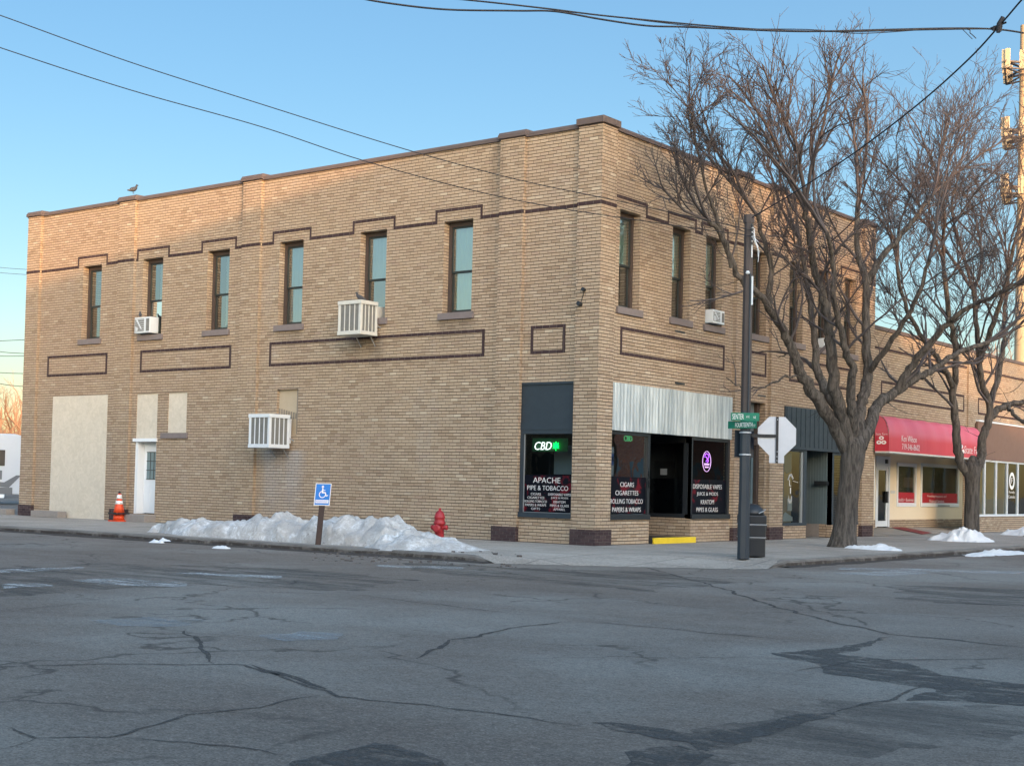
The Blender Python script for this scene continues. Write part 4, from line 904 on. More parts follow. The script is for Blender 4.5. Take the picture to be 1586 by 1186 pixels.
# accessible parking sign
ps = empty('parking_sign', tuple(gp(492,843.5,0))); tag(ps, 'blue accessible parking sign on a leaning dark post in the snow', 'sign')
FW = frame_map(Vector((0,0,0)), R(-4)); ltx = .075
g = lambda u, d, z: FW(u+z*ltx, d, z)
m = MB(g); m.box(-.055,.055,0,.07,-.1,.98); m.build('post', M['rust'], ps)
ps_ = MB(g); ps_.box(-.165,.165,-.012,-.006,.84,1.30); pl = ps_.build('sign_panel', M['blue'], ps)
m = MB(g); t_ = .012
m.box(-.17,.17,-.015,-.011,1.29,1.305); m.box(-.17,.17,-.015,-.011,.835,.85); m.box(-.17,-.155,-.015,-.011,.85,1.29); m.box(.155,.17,-.015,-.011,.85,1.29)
m.build('border', M['letter'], pl)
def disc(m, cu, cz, r, d0, d1, n=14): m.prism([(cu+r*math.cos(2*math.pi*k/n), cz+r*math.sin(2*math.pi*k/n)) for k in range(n)], d0, d1)
m = MB(g); disc(m, -.01, 1.235, .024, -.017, -.012); m.prism([(-.022,1.205),(.004,1.205),(.008,1.12),(.06,1.12),(.085,1.05),(.115,1.062),(.12,1.045),(.075,1.025),(.045,1.095),(-.02,1.095)], -.017, -.012); m.prism([(0,1.165),(.05,1.165),(.05,1.15),(0,1.15)], -.017, -.012)
N = 22; arc = [(R(100)+R(250)*k/N) for k in range(N+1)]
for k in range(N): a0, a1 = arc[k], arc[k+1]; m.prism([(-.005+.075*math.cos(a0),1.07+.075*math.sin(a0)),(-.005+.058*math.cos(a0),1.07+.058*math.sin(a0)),(-.005+.058*math.cos(a1),1.07+.058*math.sin(a1)),(-.005+.075*math.cos(a1),1.07+.075*math.sin(a1))], -.017, -.012)
m.build('wheelchair_symbol', M['letter'], pl)
m = MB(g); m.box(-.14,.14,-.016,-.012,.885,.955); m.build('text_panel', M['letter'], pl); text('lettering', 'RESERVED', g, 0, -.017, .90, .04, M['blue'], pl, .24)

# hydrant
hp = gp(680, 841, 0); hy = empty('fire_hydrant', tuple(hp), R(20)); tag(hy, 'red fire hydrant standing behind the end of the snow bank', 'hydrant')
m = MB(); m.lathe([(.17,0),(.17,.03),(.115,.04),(.11,.10),(.105,.42),(.135,.43),(.14,.46),(.135,.48),(.12,.50),(.115,.56),(.125,.57),(.125,.60),(.115,.62),(.10,.68),(.06,.73),(.03,.745),(.028,.80),(.0,.80)], (0,0,0), 20); m.build('barrel', M['hydrant'], hy)
m = MB(); m.tube([(0,-.10,.34),(0,-.19,.34)], [.075,.085], 12); m.tube([(0,-.19,.34),(0,-.22,.34)], [.095,.06], 12); m.build('pumper_nozzle', M['hydrant'], hy)
for s in (-1, 1):
    m = MB(); m.tube([(s*.09,0,.36),(s*.17,0,.36)], .052, 12); m.tube([(s*.17,0,.36),(s*.20,0,.36)], [.065,.045], 12); m.build('hose_nozzle', M['hydrant'], hy)

# traffic cone
_c = onp(184, 800, 1, -.42); cn = empty('traffic_cone', (_c.x, -.42, 0)); tag(cn, 'orange cone with white bands by the boarded doorway', 'cone')
m = MB(); m.box(-.22,.22,-.22,.22,.0,.035); m.box(-.19,.19,-.19,.19,.20,.24); m.lathe([(.165,.035),(.155,.20)], (0,0,0), 20); m.lathe([(.17,.24),(.135,.42),(.05,.82),(.03,.84),(.0,.84)], (0,0,0), 20); m.build('cone_body', M['orange'], cn)
m = MB(); m.lathe([(.119,.52),(.098,.62)], (0,0,0), 20); m.lathe([(.090,.68),(.062,.80)], (0,0,0), 20); m.build('reflective_band', M['letter'], cn)
m = MB(); m.box(-.225,.225,-.225,.225,.215,.26); m.lathe([(.038,.84),(.03,.90),(.0,.92)], (0,0,0), 10); m.build('black_trim', M['black'], cn)

for (a, b, c, d, lab) in [(-21.72,-20.27,-.33,.02,'grey concrete block against the tall stucco panel'),(-25.2,-23.3,-.2,.15,'grey concrete block left of the building corner')]:
    m = MB(); m.box(-(b-a)/2,(b-a)/2,-.17,.17,0,.2); o = m.build('concrete_block', M['concrete'], bevel=.015); o.location = ((a+b)/2,(c+d)/2,0); tag(o, lab, 'block')
m = MB(); v4 = []
for px_, py_ in [(1381,817),(1391,815),(1443,825),(1428,827)]:
    v = ray(px_, py_); # floor plane z = .012-.125*x
    t_ = (.02-CP.z-.11*CP.x)/(v.z+.11*v.x); v4.append(CP+v*t_+Vector((0,0,.012)))
m.add([tuple(p) for p in v4]+[(p.x,p.y,p.z-.01) for p in v4], [(0,1,2,3),(0,4,5,1),(1,5,6,2),(2,6,7,3),(3,7,4,0)]); tag(m.build('door_mat', plain('red_mat', (.20,.03,.03), .9)), 'red mat on the ground before the glass door', 'mat')

# ---------------------------------------------------------------- snow
def fbm(x, y, s=0): return noise.fractal(Vector((x, y, s)), .9, 2.1, 6)
def snow_heap(name, fn, x0, x1, y0, y1, step, label, mat='snow', cat='snow pile', base=0.):
    nx, ny = int((x1-x0)/step)+1, int((y1-y0)/step)+1; m = MB(); hs = {}; cx, cy = (x0+x1)/2, (y0+y1)/2
    for i in range(nx):
        for j in range(ny):
            x, y = x0+i*step, y0+j*step; hs[i, j] = fn(x, y)
    idx = {}; vs = []; fs = []
    for (i, j), h in hs.items():
        x, y = x0+i*step, y0+j*step
        hh = max(h, -.02)
        ox = .10*noise.noise(Vector((x*2.5, y*2.5, 4)))*min(1, hh*4); oy = .10*noise.noise(Vector((x*2.5, y*2.5, 8)))*min(1, hh*4)
        idx[i, j] = len(vs); vs.append((x+ox-cx, y+oy-cy, hh))
    for i in range(nx-1):
        for j in range(ny-1):
            c = [(i,j),(i+1,j),(i+1,j+1),(i,j+1)]
            if max(hs[k] for k in c) > 0: fs.append(tuple(idx[k] for k in c))
    m.add(vs, fs, True); o = m.build(name, M[mat]); o.location = (cx, cy, base); tag(o, label, cat)
    me = o.data; import bmesh; b = bmesh.new(); b.from_mesh(me); bmesh.ops.delete(b, geom=[v for v in b.verts if not v.link_faces], context='VERTS'); b.to_mesh(me); b.free(); return o
# crest of the bank read along the kerb: (x, height)
crest = []
for px_, py_ in [(228,829),(240,812),(258,803),(285,802),(300,806),(330,805),(350,808),(380,801),(413,799),(436,797),(443,793),(455,797),(489,806),(500,803),(521,797),(553,796),(570,803),(590,802),(597,796),(612,802),(628,814),(640,826),(652,826),(661,820),(672,821),(694,825),(721,836),(735,842),(745,853)]:
    p = onp(px_, py_, 1, -4.75); crest.append((p.x, p.z))
crest.sort()
def lerp_tab(tb_, x):
    if x <= tb_[0][0] or x >= tb_[-1][0]: return -.05
    for (a, h0), (b, h1) in zip(tb_, tb_[1:]):
        if a <= x <= b: return h0+(h1-h0)*(x-a)/(b-a)
def bank(x, y):
    hc = lerp_tab(crest, x)
    if hc < 0: return -.05
    hc *= min(1., max(.0, (.15-x)/.9+.25))
    yf = -5.42 if x > -8 else -5.42+.4*(-8-x)
    if x > -1.3: yf = -5.85
    yb = -3.85+.15*fbm(x*.8, 3); yc = -4.75; e = (y-yc)/((yf-yc) if y < yc else (yb-yc)); e = abs(e)
    if e > 1.15: return -.05
    prof = max(0, 1-e**3.4)**.55 if y < yc else max(0, 1-e**1.8)
    hh = hc*prof; rough = .10*fbm(x*1.7, y*1.7, 1)+.05*fbm(x*5, y*5, 2)+.03*fbm(x*13, y*13, 3)
    ridge = .10*abs(noise.noise(Vector((x*1.1, y*.9, 11)))); vd = noise.voronoi(Vector((x*1.9+fbm(x, y, 9)*.3, y*1.9, hc*1.2)))[0]; ridge += .16*(vd[0]-.35)-.10*min(.25, vd[1]-vd[0])
    return .92*hh*(1+.25*fbm(x*2.2, y*2.2, 6))+ (rough-ridge)*min(1, hh*2.2)-.015
snow_heap('snow_bank', bank, -10.4, .9, -6.05, -3.6, .055, 'long ploughed bank of dirty snow along the kerb', cat='snow bank')
def mound(cx, cy, rx, ry, h, s, rot=0):
    ca, sa_ = math.cos(rot), math.sin(rot)
    def fn(x, y):
        dx, dy = x-cx, y-cy; u = (dx*ca+dy*sa_)/rx; v = (-dx*sa_+dy*ca)/ry; e = math.hypot(u, v)*(1+.35*noise.noise(Vector((x*1.5, y*1.5, s))))
        return h*max(0, 1-e)**.8*(1+.7*fbm(x*2.5, y*2.5, s))+.04*fbm(x*9, y*9, s)-.02 if e < 1 else -.05
    return fn
snow_heap('snow_mound', mound(-1.0,-5.50,.95,.42,.30,3), -2.2,.7,-6.1,-4.9,.05, 'low spill of whiter snow at the foot of the long snow bank')
snow_heap('snow_mound', mound(4.35,5.75,1.0,.40,.17,5,-.3), 3.3,5.5,5.0,6.6,.05, 'thin strip of snow right of the nearer tree trunk', 'snow_clean')
snow_heap('snow_mound', mound(3.2,15.0,.9,.85,.42,7), 2.1,4.4,13.9,16.2,.05, 'pointed heap of snow round the foot of the farther tree', 'snow_clean')
snow_heap('snow_mound', mound(3.1,14.4,.45,.4,.22,9), 2.4,4.4,13.7,15.2,.05, 'low snow in front of the farther tree trunk', 'snow_clean')
snow_heap('snow_mound', mound(6.05,9.6,.45,2.2,.10,11), 5.5,6.7,7.2,12.,.06, 'flat slushy snow in the gutter past the trees', 'snow_clean', base=-.12)
snow_heap('snow_mound', mound(2.7,24.2,1.5,1.1,.42,13), 1.1,4.3,23,25.5,.06, 'white snow patch on the sidewalk by the brown shop', 'snow_clean')
for px_, py_, s_, lab in [(240,840,.16,'small lump of snow in the road by the left end of the bank'),(254,839,.12,'tiny snow lump beside a larger one near the gutter'),(344,849,.13,'lone white snow lump in the road below the bank')]:
    p = gp(px_, py_); snow_heap('snow_lump', mound(p.x, p.y, s_*1.6, s_, .10, px_), p.x-.35, p.x+.35, p.y-.3, p.y+.3, .03, lab, 'snow_clean', 'snow lump', -.13)
m = MB(); rs = random.Random(3)
for i in range(110):
    px_ = 480+rs.random()*330; p = gp(px_, 856+rs.random()*14+(px_-480)*.03); s_ = .008+.028*rs.random()**3; z0 = -.13 if p.y < -6 else (0 if p.y > -5.8 else -.12)
    m.box(p.x-s_, p.x+s_*1.3, p.y-s_*.8, p.y+s_, z0, z0+s_)
tag(m.build('gravel_scatter', plain('grit', (.10,.09,.085), .9, var=.5)), 'loose grit and crumbs of ice below the snow bank', 'gravel', kind='stuff')

# ---------------------------------------------------------------- bare street trees
def rnd_perp(d, rs):
    while True:
        v = Vector((rs.uniform(-1,1), rs.uniform(-1,1), rs.uniform(-1,1))); v -= d*v.dot(d)
        if v.length > .2: return v.normalized()
def grow(mb, p, d, length, r, lvl, rs, env, out=None, up=.10, maxl=4, dens=1.):
    seg = .34 if lvl <= 1 else (.26 if lvl == 2 else .20)
    n = max(2, int(length/seg)); pts = [p.copy()]; rad = [r]; d = d.normalized(); bend = rnd_perp(d, rs)*.07; tip = max(.0050, r*.34)
    for i in range(n):
        wig = Vector((rs.gauss(0,1), rs.gauss(0,1), rs.gauss(0,1)))*(.15 if lvl > 1 else .12)
        d = (d+wig+bend+Vector((0,0,up))).normalized(); p = p+d*(length/n); e = env(p)
        pts.append(p.copy()); rad.append(r+(tip-r)*(i+1)/n)
        if e > 1 and i > 1: rad[-1] = tip; break
    mb.tube(pts, rad, 5 if r > .03 else 3, cap=False)
    if lvl >= maxl: return
    L = (len(pts)-1)*length/n; nb = {0: 8, 1: 6.6, 2: 4.8, 3: 2.8}.get(lvl, 3)*dens; nb = int(nb*min(1.2, .35+L/length)+rs.random())
    side = rs.random()*6.28
    for k in range(nb):
        t = .25+.73*(k+rs.random()*.8)/nb; i = min(len(pts)-2, int(t*(len(pts)-1))); q_ = pts[i].lerp(pts[i+1], rs.random())
        ax = (pts[i+1]-pts[i]).normalized(); s = rnd_perp(ax, rs); a = R(rs.uniform(18, 42)); nd = ax*math.cos(a)+s*math.sin(a)
        if rs.random() > env.low(p): continue
        rr = rad[i]*rs.uniform(.50,.78); nl = length*rs.uniform(.38,.68)*(1-.35*t)
        if nl < .18: nl = .18
        grow(mb, q_, nd, nl, max(.0058, rr), lvl+1, rs, env, up=up*1.05, maxl=maxl, dens=dens)
def tree(base, limbs, label, seed, env, trunk, grp='bare street trees'):
    rs = random.Random(seed); f0 = fwd_of(base); e = empty('bare_tree', base); tag(e, label, 'tree', grp); off = Vector(base)
    tr = MB(); cr = MB()
    tp = [at(a, b, f0+c)-off for a, b, c, _ in trunk]; Pt = dens_pts(tp, 6); Rt = dens_r([x[3] for x in trunk], 6); tr.tube(Pt, [r_*(1+.07*noise.noise(p_*2.3)) for p_, r_ in zip(Pt, Rt)], 16)
    for L in limbs:
        pts = [at(a, b, f0+c)-off for a, b, c in L['p']]; P = dens_pts(pts, 5, .05, rs); rr = [(L['r1']+(L['r0']*.93-L['r1'])*(1-i/(len(P)-1))**1.25)*(1+.06*noise.noise(P[i]*2.1)) for i in range(len(P))]
        tr.tube(P, rr, 9)
        EL = lambda p: env(p+off)
        EL.low = lambda p: max(.24, min(1., (p.z-3.8)/4.8))
        # terminal shoots
        d = (P[-1]-P[-4]).normalized()
        for k in range(3 if L.get('fin', 1) else 0):
            s = rnd_perp(d, rs); a = R(rs.uniform(4, 28)); grow(cr, P[-1].copy(), d*math.cos(a)+s*math.sin(a), L.get('len', 4.5)*rs.uniform(.75, 1.1), L['r1']*.8, 1, rs, EL, up=L.get('up', .06))
        nb = int(L.get('nb', 6))
        for k in range(nb):
            t = .42+.56*(k+rs.random())/nb; i = min(len(P)-2, int(t*(len(P)-1))); ax = (P[i+1]-P[i]).normalized(); s = rnd_perp(ax, rs)
            a = R(rs.uniform(28, 55)); grow(cr, P[i].copy(), ax*math.cos(a)+s*math.sin(a), L.get('len', 4.5)*rs.uniform(.35, .75), max(.02, rr[i]*rs.uniform(.30, .5)), 1, rs, EL, up=L.get('up', .06)*1.3)
        for k in range(L.get('sprout', 2)):
            i = rs.randrange(2, len(P)-2); grow(cr, P[i].copy(), rnd_perp((P[i+1]-P[i]).normalized(), rs), rs.uniform(.5,1.2), .012, 3, rs, EL)
    tr.build('trunk', M['bark'], e, recalc=False); cr.build('crown', M['twig'], e, recalc=False); return e
def dens_pts(P, n, jit=0, rs=None):
    out = []
    for i in range(len(P)-1):
        p0, p1, p2, p3 = P[max(i-1,0)], P[i], P[i+1], P[min(i+2, len(P)-1)]
        for k in range(n):
            t = k/n; q_ = .5*((2*p1)+(p2-p0)*t+(2*p0-5*p1+4*p2-p3)*t*t+(3*p1-p0-3*p2+p3)*t**3)
            if jit and rs and (i or k): q_ = q_+Vector((rs.gauss(0,1), rs.gauss(0,1), rs.gauss(0,1)))*jit*.4
            out.append(q_)
    out.append(P[-1]); return out
def dens_r(Rr, n):
    out = []
    for a, b in zip(Rr, Rr[1:]): out += [a+(b-a)*k/n for k in range(n)]
    return out+[Rr[-1]]
def env1(p): return (abs((p.x-3.9)/5.9)**2.6+abs((p.y-6.3)/6.4)**2.6+abs((p.z-6.9)/5.05)**2.6)**.385
def env2(p): return (abs((p.x-3.3)/6.6)**2.6+abs((p.y-16.8)/7.6)**2.6+abs((p.z-8.0)/6.3)**2.6)**.385
T1 = [
 dict(p=[(1318,706,0),(1290,655,-.1),(1262,612,-.3),(1241,580,-.5),(1227,544,-.7),(1214,515,-.9),(1199,492,-1.1),(1175,455,-1.5),(1140,425,-1.9),(1120,368,-2.2),(1098,342,-2.5)], r0=.20, r1=.05, len=3.4, nb=7, up=.10),
 dict(p=[(1133,415,-2.),(1112,345,-2.1),(1092,285,-2.3),(1080,225,-2.4),(1068,170,-2.5)], r0=.055, r1=.022, len=2.0, nb=3, up=.05),
 dict(p=[(1199,492,-1.1),(1191,455,-1.1),(1196,420,-1.2),(1185,380,-1.3),(1170,330,-1.5)], r0=.09, r1=.05, len=4., nb=5),
 dict(p=[(1321,700,0),(1303,644,.2),(1288,618,.4),(1271,590,.7),(1264,553,.9),(1260,510,1.1),(1252,460,1.3),(1247,420,1.5),(1238,370,1.7)], r0=.17, r1=.055, len=4.2, nb=6),
 dict(p=[(1322,700,0),(1303,640,-.2),(1292,601,-.4),(1288,544,-.6),(1284,506,-.7),(1276,465,-.8),(1264,425,-.9),(1254,373,-1.1),(1248,328,-1.3)], r0=.20, r1=.07, len=4.2, nb=6),
 dict(p=[(1325,690,0),(1320,635,-.3),(1318,601,-.5),(1321,567,-.7),(1309,545,-.9),(1303,510,-1.1),(1292,460,-1.4),(1290,410,-1.6),(1280,360,-1.9)], r0=.15, r1=.05, len=4.0, nb=6),
 dict(p=[(1329,690,0),(1332,640,.3),(1338,608,.5),(1346,578,.7),(1341,536,.8),(1342,487,.9),(1342,440,1.),(1330,395,1.2),(1327,345,1.4),(1330,300,1.6)], r0=.19, r1=.06, len=4.0, nb=7),
 dict(p=[(1342,440,1.),(1362,404,1.1),(1392,370,1.3),(1416,338,1.5),(1445,300,1.8)], r0=.11, r1=.045, len=4.0, nb=6),
 dict(p=[(1333,692,0),(1351,648,.4),(1364,622,.7),(1387,608,1.0),(1417,587,1.4),(1446,572,1.8),(1476,551,2.2),(1530,530,2.8)], r0=.19, r1=.06, len=3.6, nb=8, up=.13),
 dict(p=[(1387,608,1.),(1410,570,.8),(1436,536,.5),(1465,504,.2),(1478,490,0),(1530,462,-.4),(1575,440,-.8)], r0=.12, r1=.05, len=3.8, nb=7, up=.12),
 dict(p=[(1346,578,.7),(1372,540,.2),(1400,500,-.2),(1425,450,-.6),(1440,400,-.9)], r0=.09, r1=.045, len=4., nb=6),
 dict(p=[(1241,580,-.5),(1210,588,-1.),(1180,600,-1.4),(1150,600,-1.8),(1125,585,-2.1)], r0=.032, r1=.012, len=1.1, nb=3, up=.0, sprout=0, fin=0),
]
def dt(p): return p
t1b = (3.34, 6.12, 0)
tree(t1b, T1, 'large bare tree in front of the black shop front, forked low', 11, env1,
     [(1305,850,0,.42),(1306,838,0,.34),(1309,812,0,.285),(1312,780,0,.262),(1316,745,0,.255),(1320,715,0,.29),(1323,690,0,.30),(1324,668,0,.14),(1324,655,0,.04)])
T2 = [
 dict(p=[(1503,735,0),(1493,726,0),(1484,698,-.1),(1480,655,-.2),(1477,617,-.3),(1480,574,-.4),(1478,530,-.6),(1470,480,-.9),(1462,420,-1.2)], r0=.17, r1=.07, len=4.6, nb=8),
 dict(p=[(1508,735,0),(1518,713,.1),(1521,683,.2),(1530,652,.3),(1532,626,.3),(1521,594,.2),(1518,560,.1),(1512,510,0),(1508,450,-.1)], r0=.18, r1=.07, len=4.8, nb=7),
 dict(p=[(1530,652,.3),(1545,635,.5),(1560,627,.7),(1590,620,1.),(1620,600,1.4),(1650,560,1.8)], r0=.13, r1=.06, len=4.2, nb=7, up=.13),
 dict(p=[(1532,630,.3),(1545,590,.9),(1552,545,1.4),(1556,490,1.8),(1560,430,2.1)], r0=.11, r1=.05, len=4.6, nb=7),
 dict(p=[(1477,600,-.3),(1455,560,-.9),(1430,525,-1.4),(1405,480,-1.9),(1390,420,-2.2)], r0=.10, r1=.05, len=4.2, nb=7),
 dict(p=[(1518,560,.1),(1535,510,-.6),(1555,450,-1.2),(1570,380,-1.7)], r0=.11, r1=.05, len=4.8, nb=7),
 dict(p=[(1560,627,.7),(1575,645,.2),(1600,660,-.4),(1640,640,-.8)], r0=.07, r1=.04, len=3., nb=5),
]
tree((3.30, 15.55, 0), T2, 'smaller bare tree with a V fork before the red awning', 23, env2,
     [(1505,840,0,.27),(1505,826,0,.235),(1505,800,0,.22),(1506,760,0,.215),(1506,735,0,.24),(1506,722,0,.22),(1507,705,0,.06)])

kids = [o for o in COL.objects if o.get('category') == 'tree']
for loc_, rz_, lb in [((-13,-23.6,0), 1.2, 'bare street tree across from the long wall, outside the photo'), ((24.0,17,0), 2.6, 'bare street tree across from the short side, outside the photo')]:
    c_ = copy_tree(kids[0]); c_.location = loc_; c_.rotation_euler = (0,0,rz_); c_['label'] = lb
# ---------------------------------------------------------------- overhead wires
def wire(name, pts, r, label, sag=0, cat='wire'):
    P = [at(*p) if not isinstance(p, Vector) else p for p in pts]; out = dens_pts(P, 10)
    m = MB(); m.tube(out, r, 5); o = m.build(name, M['wire']); tag(o, label, cat); return o
top = Vector((PX+.12, PY-.1, 6.55))
wire('overhead_wire', [(-60,5,24),(0,24,24.5),(200,96,25.5),(403,161,26.5),(630,232,27.5),(800,278,28.2),(960,312,28.7), top], .009, 'upper of two thin wires slanting down across the long wall to the pole')
wire('overhead_wire', [(-60,52,24),(0,74,24.5),(200,139,25.5),(403,196,26.5),(560,248,27.3),(740,297,28.),(900,328,28.5), top-Vector((0,0,.12))], .009, 'lower of two thin wires slanting down across the long wall to the pole')
def bundle():
    e = empty('cable_bundle', tuple(at(1100,45,22))); tag(e, 'loosely twisted bundle of black cables across the top of the sky', 'cable'); o0 = Vector(e.location)
    for k, (pts, r) in enumerate([([(540,-6),(600,5),(690,15),(800,17),(860,18),(930,30),(1000,40),(1060,42),(1150,46),(1250,49),(1380,46),(1480,44),(1548,46),(1600,54)], .016),
        ([(680,-4),(760,4),(850,14),(930,24),(1050,36),(1120,42),(1200,47),(1300,49),(1400,47),(1500,45),(1548,45)], .014),
        ([(860,17),(930,24),(1100,43),(1250,46),(1330,52),(1420,47)], .008), ([(1380,46),(1490,45),(1503,52),(1512,60)], .008), ([(1490,45),(1500,55),(1506,61)], .006)]):
        m = MB(); P = dens_pts([at(a, b, 22+.002*(a-600))-o0 for a, b in pts], 6); m.tube(P, r, 5); m.build('cable', M['wire'], e)
bundle()
wire('overhead_wire', [(1640,-62,19),(1586,-4,20),(1548,40,20.8),(1500,92,21.8),(1424,160,23.4),(1330,232,25.4),(1240,292,27.4), top+Vector((0,0,.25))], .014, 'thick cable dropping from top right into the tree towards the pole')
cl = empty('cable_clamp', tuple(at(1548,40,20.75))); tag(cl, 'black clamp where the cables cross at top right', 'clamp')
m = MB(); m.tube([(-.02,0,-.10),(.0,0,.02),(.05,0,.12)], [.03,.045,.03], 8); m.tube([(-.09,0,-.06),(-.06,0,.0)], .028, 8); m.tube([(.01,0,-.09),(.03,0,.0)], .02, 6); m.tube([(-.13,0,-.02),(.10,0,.03)], .015, 6); m.build('clamp_body', M['wire'], cl)
for i, (a, b, l_) in enumerate([((-20,529,60),(60,522,60),'topmost'),((-20,541,60),(60,549,60),'second'),((-20,551,60),(60,549,60),'third'),((-20,575,60),(60,578,60),'fourth'),((-20,589,60),(60,602,60),'lowest')]):
    wire('overhead_wire', [a, ((a[0]+b[0])/2,(a[1]+b[1])/2+1.5,60), (b[0]+60,b[1]+1,62)], .013, l_+' of the far wires left of the building corner')
for i, (a, b, l_) in enumerate([((-20,412,60),(60,419,60),'upper'),((-20,420,60),(60,427,60),'lower')]):
    wire('overhead_wire', [a, (20,(a[1]+b[1])/2+.5,60), (b[0]+60,b[1]+3,62)], .009, l_+' faint wire in the sky level with the purple trim course')

# ---------------------------------------------------------------- pigeons
def pigeon(loc, ang, label, s=1.):
    e = empty('pigeon', loc, ang); tag(e, label, 'bird', 'pigeons perched on the building')
    m = MB(); m.tube([Vector(p)*s for p in [(-.17,0,.07),(-.10,0,.08),(-.04,0,.105),(.03,0,.13),(.08,0,.17),(.095,0,.215),(.11,0,.245),(.135,0,.25)]], [x*s for x in [.012,.03,.058,.065,.045,.028,.032,.012]], 10); o = m.build('body', plain('pigeon_grey', (.045,.048,.055), .7), e)
    m = MB(); m.tube([Vector((.13,0,.248))*s, Vector((.16,0,.24))*s], [.01*s,.003*s], 6); m.build('beak', M['black'], o)
    m = MB()
    for k in (-1, 1): m.tube([Vector((.01,k*.02,.08))*s, Vector((.015,k*.025,.0))*s], .006*s, 5)
    m.build('leg', M['rust'], o); return e
p = onp(205, 303, 1, .1); pigeon((p.x, .12, H+.24), R(80), 'pigeon perched on the parapet far left', 1.15)
pigeon((-7.32,-.35,6.06), R(200), 'pigeon resting on top of the beige cooler', .95)
pigeon((-16.86,.0,6.18), R(150), 'pigeon on the white unit at the second window', .8)

# ---------------------------------------------------------------- background left: trailer, house, trees
dl = Vector((-.8384,.5451,0)); sdv = Vector((.5451,.8384,0))
def along(dist, side, z=0): p = Vector((CP.x,CP.y,0))+dl*dist+sdv*side; return Vector((p.x,p.y,z))
tc = along(68.,-3.35); tr = empty('travel_trailer', tuple(tc), math.atan2(sdv.y, sdv.x)); tag(tr, 'white travel trailer parked beyond the left end of the building', 'trailer')
m = MB(); pr = [(-4.2,.45),(4.0,.45),(4.2,.8),(4.2,2.6),(3.95,3.0),(3.5,3.12),(-4.2,3.12)]; m.prism(pr, -1.2, 1.2); m.build('body', plain('trailer_white', (.42,.48,.54), .4, var=.06), tr, bevel=.05)
m = MB(); m.box(-3.5,3.45,-1.215,-1.2,.45,.75); m.prism([(1.0,.9),(3.3,.75),(3.8,1.3),(3.6,1.3),(3.1,.98),(1.,1.1)], -1.22, -1.2); m.box(2.2,3.0,-1.215,-1.2,1.1,1.5); m.build('stripe', plain('grey_stripe', (.10,.12,.14), .5), tr)
m = MB(); m.box(2.1,3.1,-1.22,-1.2,1.7,2.4); m.box(-.5,.6,-1.22,-1.2,1.7,2.4); m.build('window', M['black'], tr)
m = MB(); m.box(3.85,4.0,-1.24,-1.2,.9,2.8); m.build('trim', M['galv'], tr)
for x in (-1.2,.1):
    m = MB(); m.tube([(x,-1.15,.32),(x,-.9,.32)], .32, 16); m.build('wheel', M['black'], tr)
hs = along(88, -3.3); ho = empty('house', tuple(hs), math.atan2(sdv.y, sdv.x)); tag(ho, 'low house with pale blue roof behind the trailer', 'house')
m = MB(); m.box(-6,3,-3,3,0,2.9); m.build('wall', M['whitemetal'], ho)
m = MB(); m.add([(-6.4,-3.4,2.8),(3.4,-3.4,2.8),(3.4,3.4,2.8),(-6.4,3.4,2.8),(-1.5,0,4.9),(-1.0,0,4.9)], [(0,1,5,4),(1,2,5),(2,3,4,5),(3,0,4),(0,3,2,1)]); m.build('roof', plain('blue_roof', (.20,.30,.42), .5), ho)
def envf(p): return math.sqrt((p.x/5.5)**2+(p.y/5.5)**2+((p.z-5.)/5.)**2)
envf.low = lambda p: .9
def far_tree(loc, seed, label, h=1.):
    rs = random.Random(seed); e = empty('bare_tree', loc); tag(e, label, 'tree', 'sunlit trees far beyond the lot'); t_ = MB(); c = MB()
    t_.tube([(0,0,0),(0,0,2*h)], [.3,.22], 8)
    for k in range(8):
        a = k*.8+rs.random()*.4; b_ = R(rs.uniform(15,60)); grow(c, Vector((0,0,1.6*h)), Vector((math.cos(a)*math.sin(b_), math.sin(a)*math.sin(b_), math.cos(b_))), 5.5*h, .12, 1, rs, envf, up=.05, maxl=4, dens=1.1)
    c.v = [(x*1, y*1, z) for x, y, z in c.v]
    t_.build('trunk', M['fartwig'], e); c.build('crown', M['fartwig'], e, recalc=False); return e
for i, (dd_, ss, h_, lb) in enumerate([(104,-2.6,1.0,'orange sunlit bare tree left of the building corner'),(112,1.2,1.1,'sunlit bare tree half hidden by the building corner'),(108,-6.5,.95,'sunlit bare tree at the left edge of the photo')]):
    far_tree(tuple(along(dd_, ss)), 40+i, lb, h_)

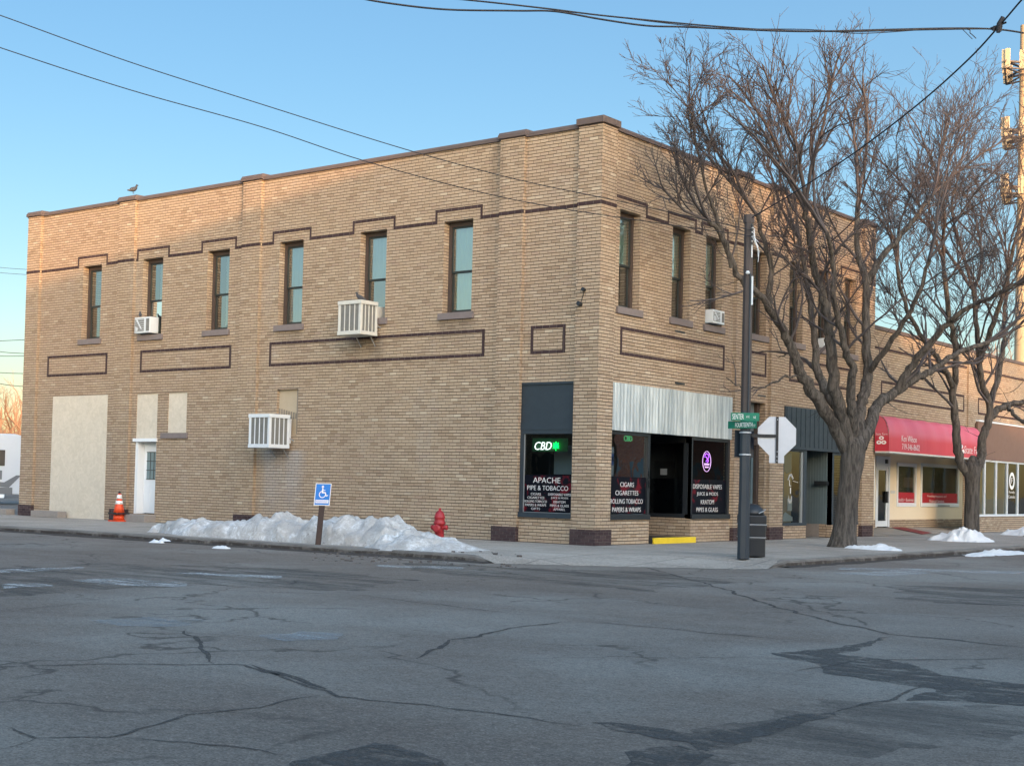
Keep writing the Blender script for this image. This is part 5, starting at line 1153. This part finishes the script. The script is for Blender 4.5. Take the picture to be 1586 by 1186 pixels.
# background right: cell tower and sunlit trees behind the low building
td = Vector((-.3094,.9510,0)); tcn = Vector((CP.x,CP.y,0))+td*80
ct = empty('cell_tower', tuple(tcn)); tag(ct, 'tall steel monopole tower with antenna panels at the right edge', 'tower')
ms = plain('tower_steel', (.30,.235,.155), .7, var=.15)
m = MB(); m.tube([(0,0,0),(0,0,26.5)], [.42,.22], 12); m.build('mast', ms, ct)
AM = plain('antenna_panel', (.44,.37,.25), .6)
for z_ in (24.2, 20.6, 17.6):
    m = MB()
    for k in range(3):
        a0 = k*2.094+.3; a1 = a0+2.094; p0 = Vector((1.9*math.cos(a0),1.9*math.sin(a0),z_)); p1 = Vector((1.9*math.cos(a1),1.9*math.sin(a1),z_)); m.tube([p0,p1], .07, 5); m.tube([p0-Vector((0,0,.35)),p1-Vector((0,0,.35))], .05, 5); m.tube([(0,0,z_),tuple(p0)], .07, 5); m.tube([(0,0,z_-.35),tuple(p0-Vector((0,0,.35)))], .05, 5)
    pf = m.build('platform', plain('tower_dark', (.10,.09,.085), .8), ct)
    m = MB()
    for k in range(3):
        a0 = k*2.094+.3; a1 = a0+2.094; p0 = Vector((1.95*math.cos(a0),1.95*math.sin(a0),z_)); p1 = Vector((1.95*math.cos(a1),1.95*math.sin(a1),z_))
        for t_ in (.06,.3,.65,.92):
            p = p0.lerp(p1, t_); m = MB(); m.box(p.x-.11,p.x+.11,p.y-.07,p.y+.07,p.z-.35,p.z+.65); m.build('antenna', AM, pf)
def envr(p): return math.sqrt((p.x/6)**2+(p.y/6)**2+((p.z-8.)/7.5)**2)
envr.low = lambda p: .9
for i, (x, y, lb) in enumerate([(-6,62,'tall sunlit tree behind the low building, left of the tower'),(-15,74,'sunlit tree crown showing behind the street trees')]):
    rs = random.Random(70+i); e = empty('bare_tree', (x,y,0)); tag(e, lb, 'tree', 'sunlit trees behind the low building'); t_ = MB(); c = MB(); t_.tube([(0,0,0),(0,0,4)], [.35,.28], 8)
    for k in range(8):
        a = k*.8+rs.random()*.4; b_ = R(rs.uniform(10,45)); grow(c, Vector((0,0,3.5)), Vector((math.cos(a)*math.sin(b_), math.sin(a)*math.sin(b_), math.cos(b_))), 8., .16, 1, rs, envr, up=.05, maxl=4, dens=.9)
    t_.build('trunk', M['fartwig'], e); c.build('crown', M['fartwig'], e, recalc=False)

# ---------------------------------------------------------------- buildings across the streets (cast the evening shade, seen in reflections)
def block(x0, x1, y0, y1, h, mat, label, side):
    e = empty('brick_building', ((x0+x1)/2,(y0+y1)/2,-.1)); tag(e, label, 'building'); hx, hy_ = (x1-x0)/2, (y1-y0)/2
    m = MB(); m.box(-hx,hx,-hy_,hy_,0,h+.1); m.build('wall', mat, e); m = MB(); m.box(-hx-.1,hx+.1,-hy_-.1,hy_+.1,h+.08,h+.25); m.build('coping', M['coping'], e)
    n = int((y1-y0)/3.2)
    for i in range(int((x1-x0)/3.4)):
        xx = -hx+1.7+3.4*i; m = MB(); m.box(xx-1.2,xx+1.2,hy_,hy_+.03,.6,2.9); m.build('window', M['black'], e)
    for fl in range(int(h/4.2)):
        for i in range(n):
            yy = -hy_+1.6+3.2*i; z0 = 1.0+4.2*fl; m = MB(); m.box(-hx-.03,-hx,yy-.55,yy+.55,z0,z0+2.1); m.build('window', M['greyboard'], e)
    return e
block(30, 120, -60, -22, 15.2-.25, M['redbrick'], 'tall brick block across the street behind the viewer', 'w')
block(28, 46, 0, 60, 6.2, M['redbrick'], 'low red brick block across the side street, opposite the awning', 'w')
block(-34, 3, -44, -24, 4.6, M['brick_low'], 'low buff brick block across the street from the long wall', 'w')
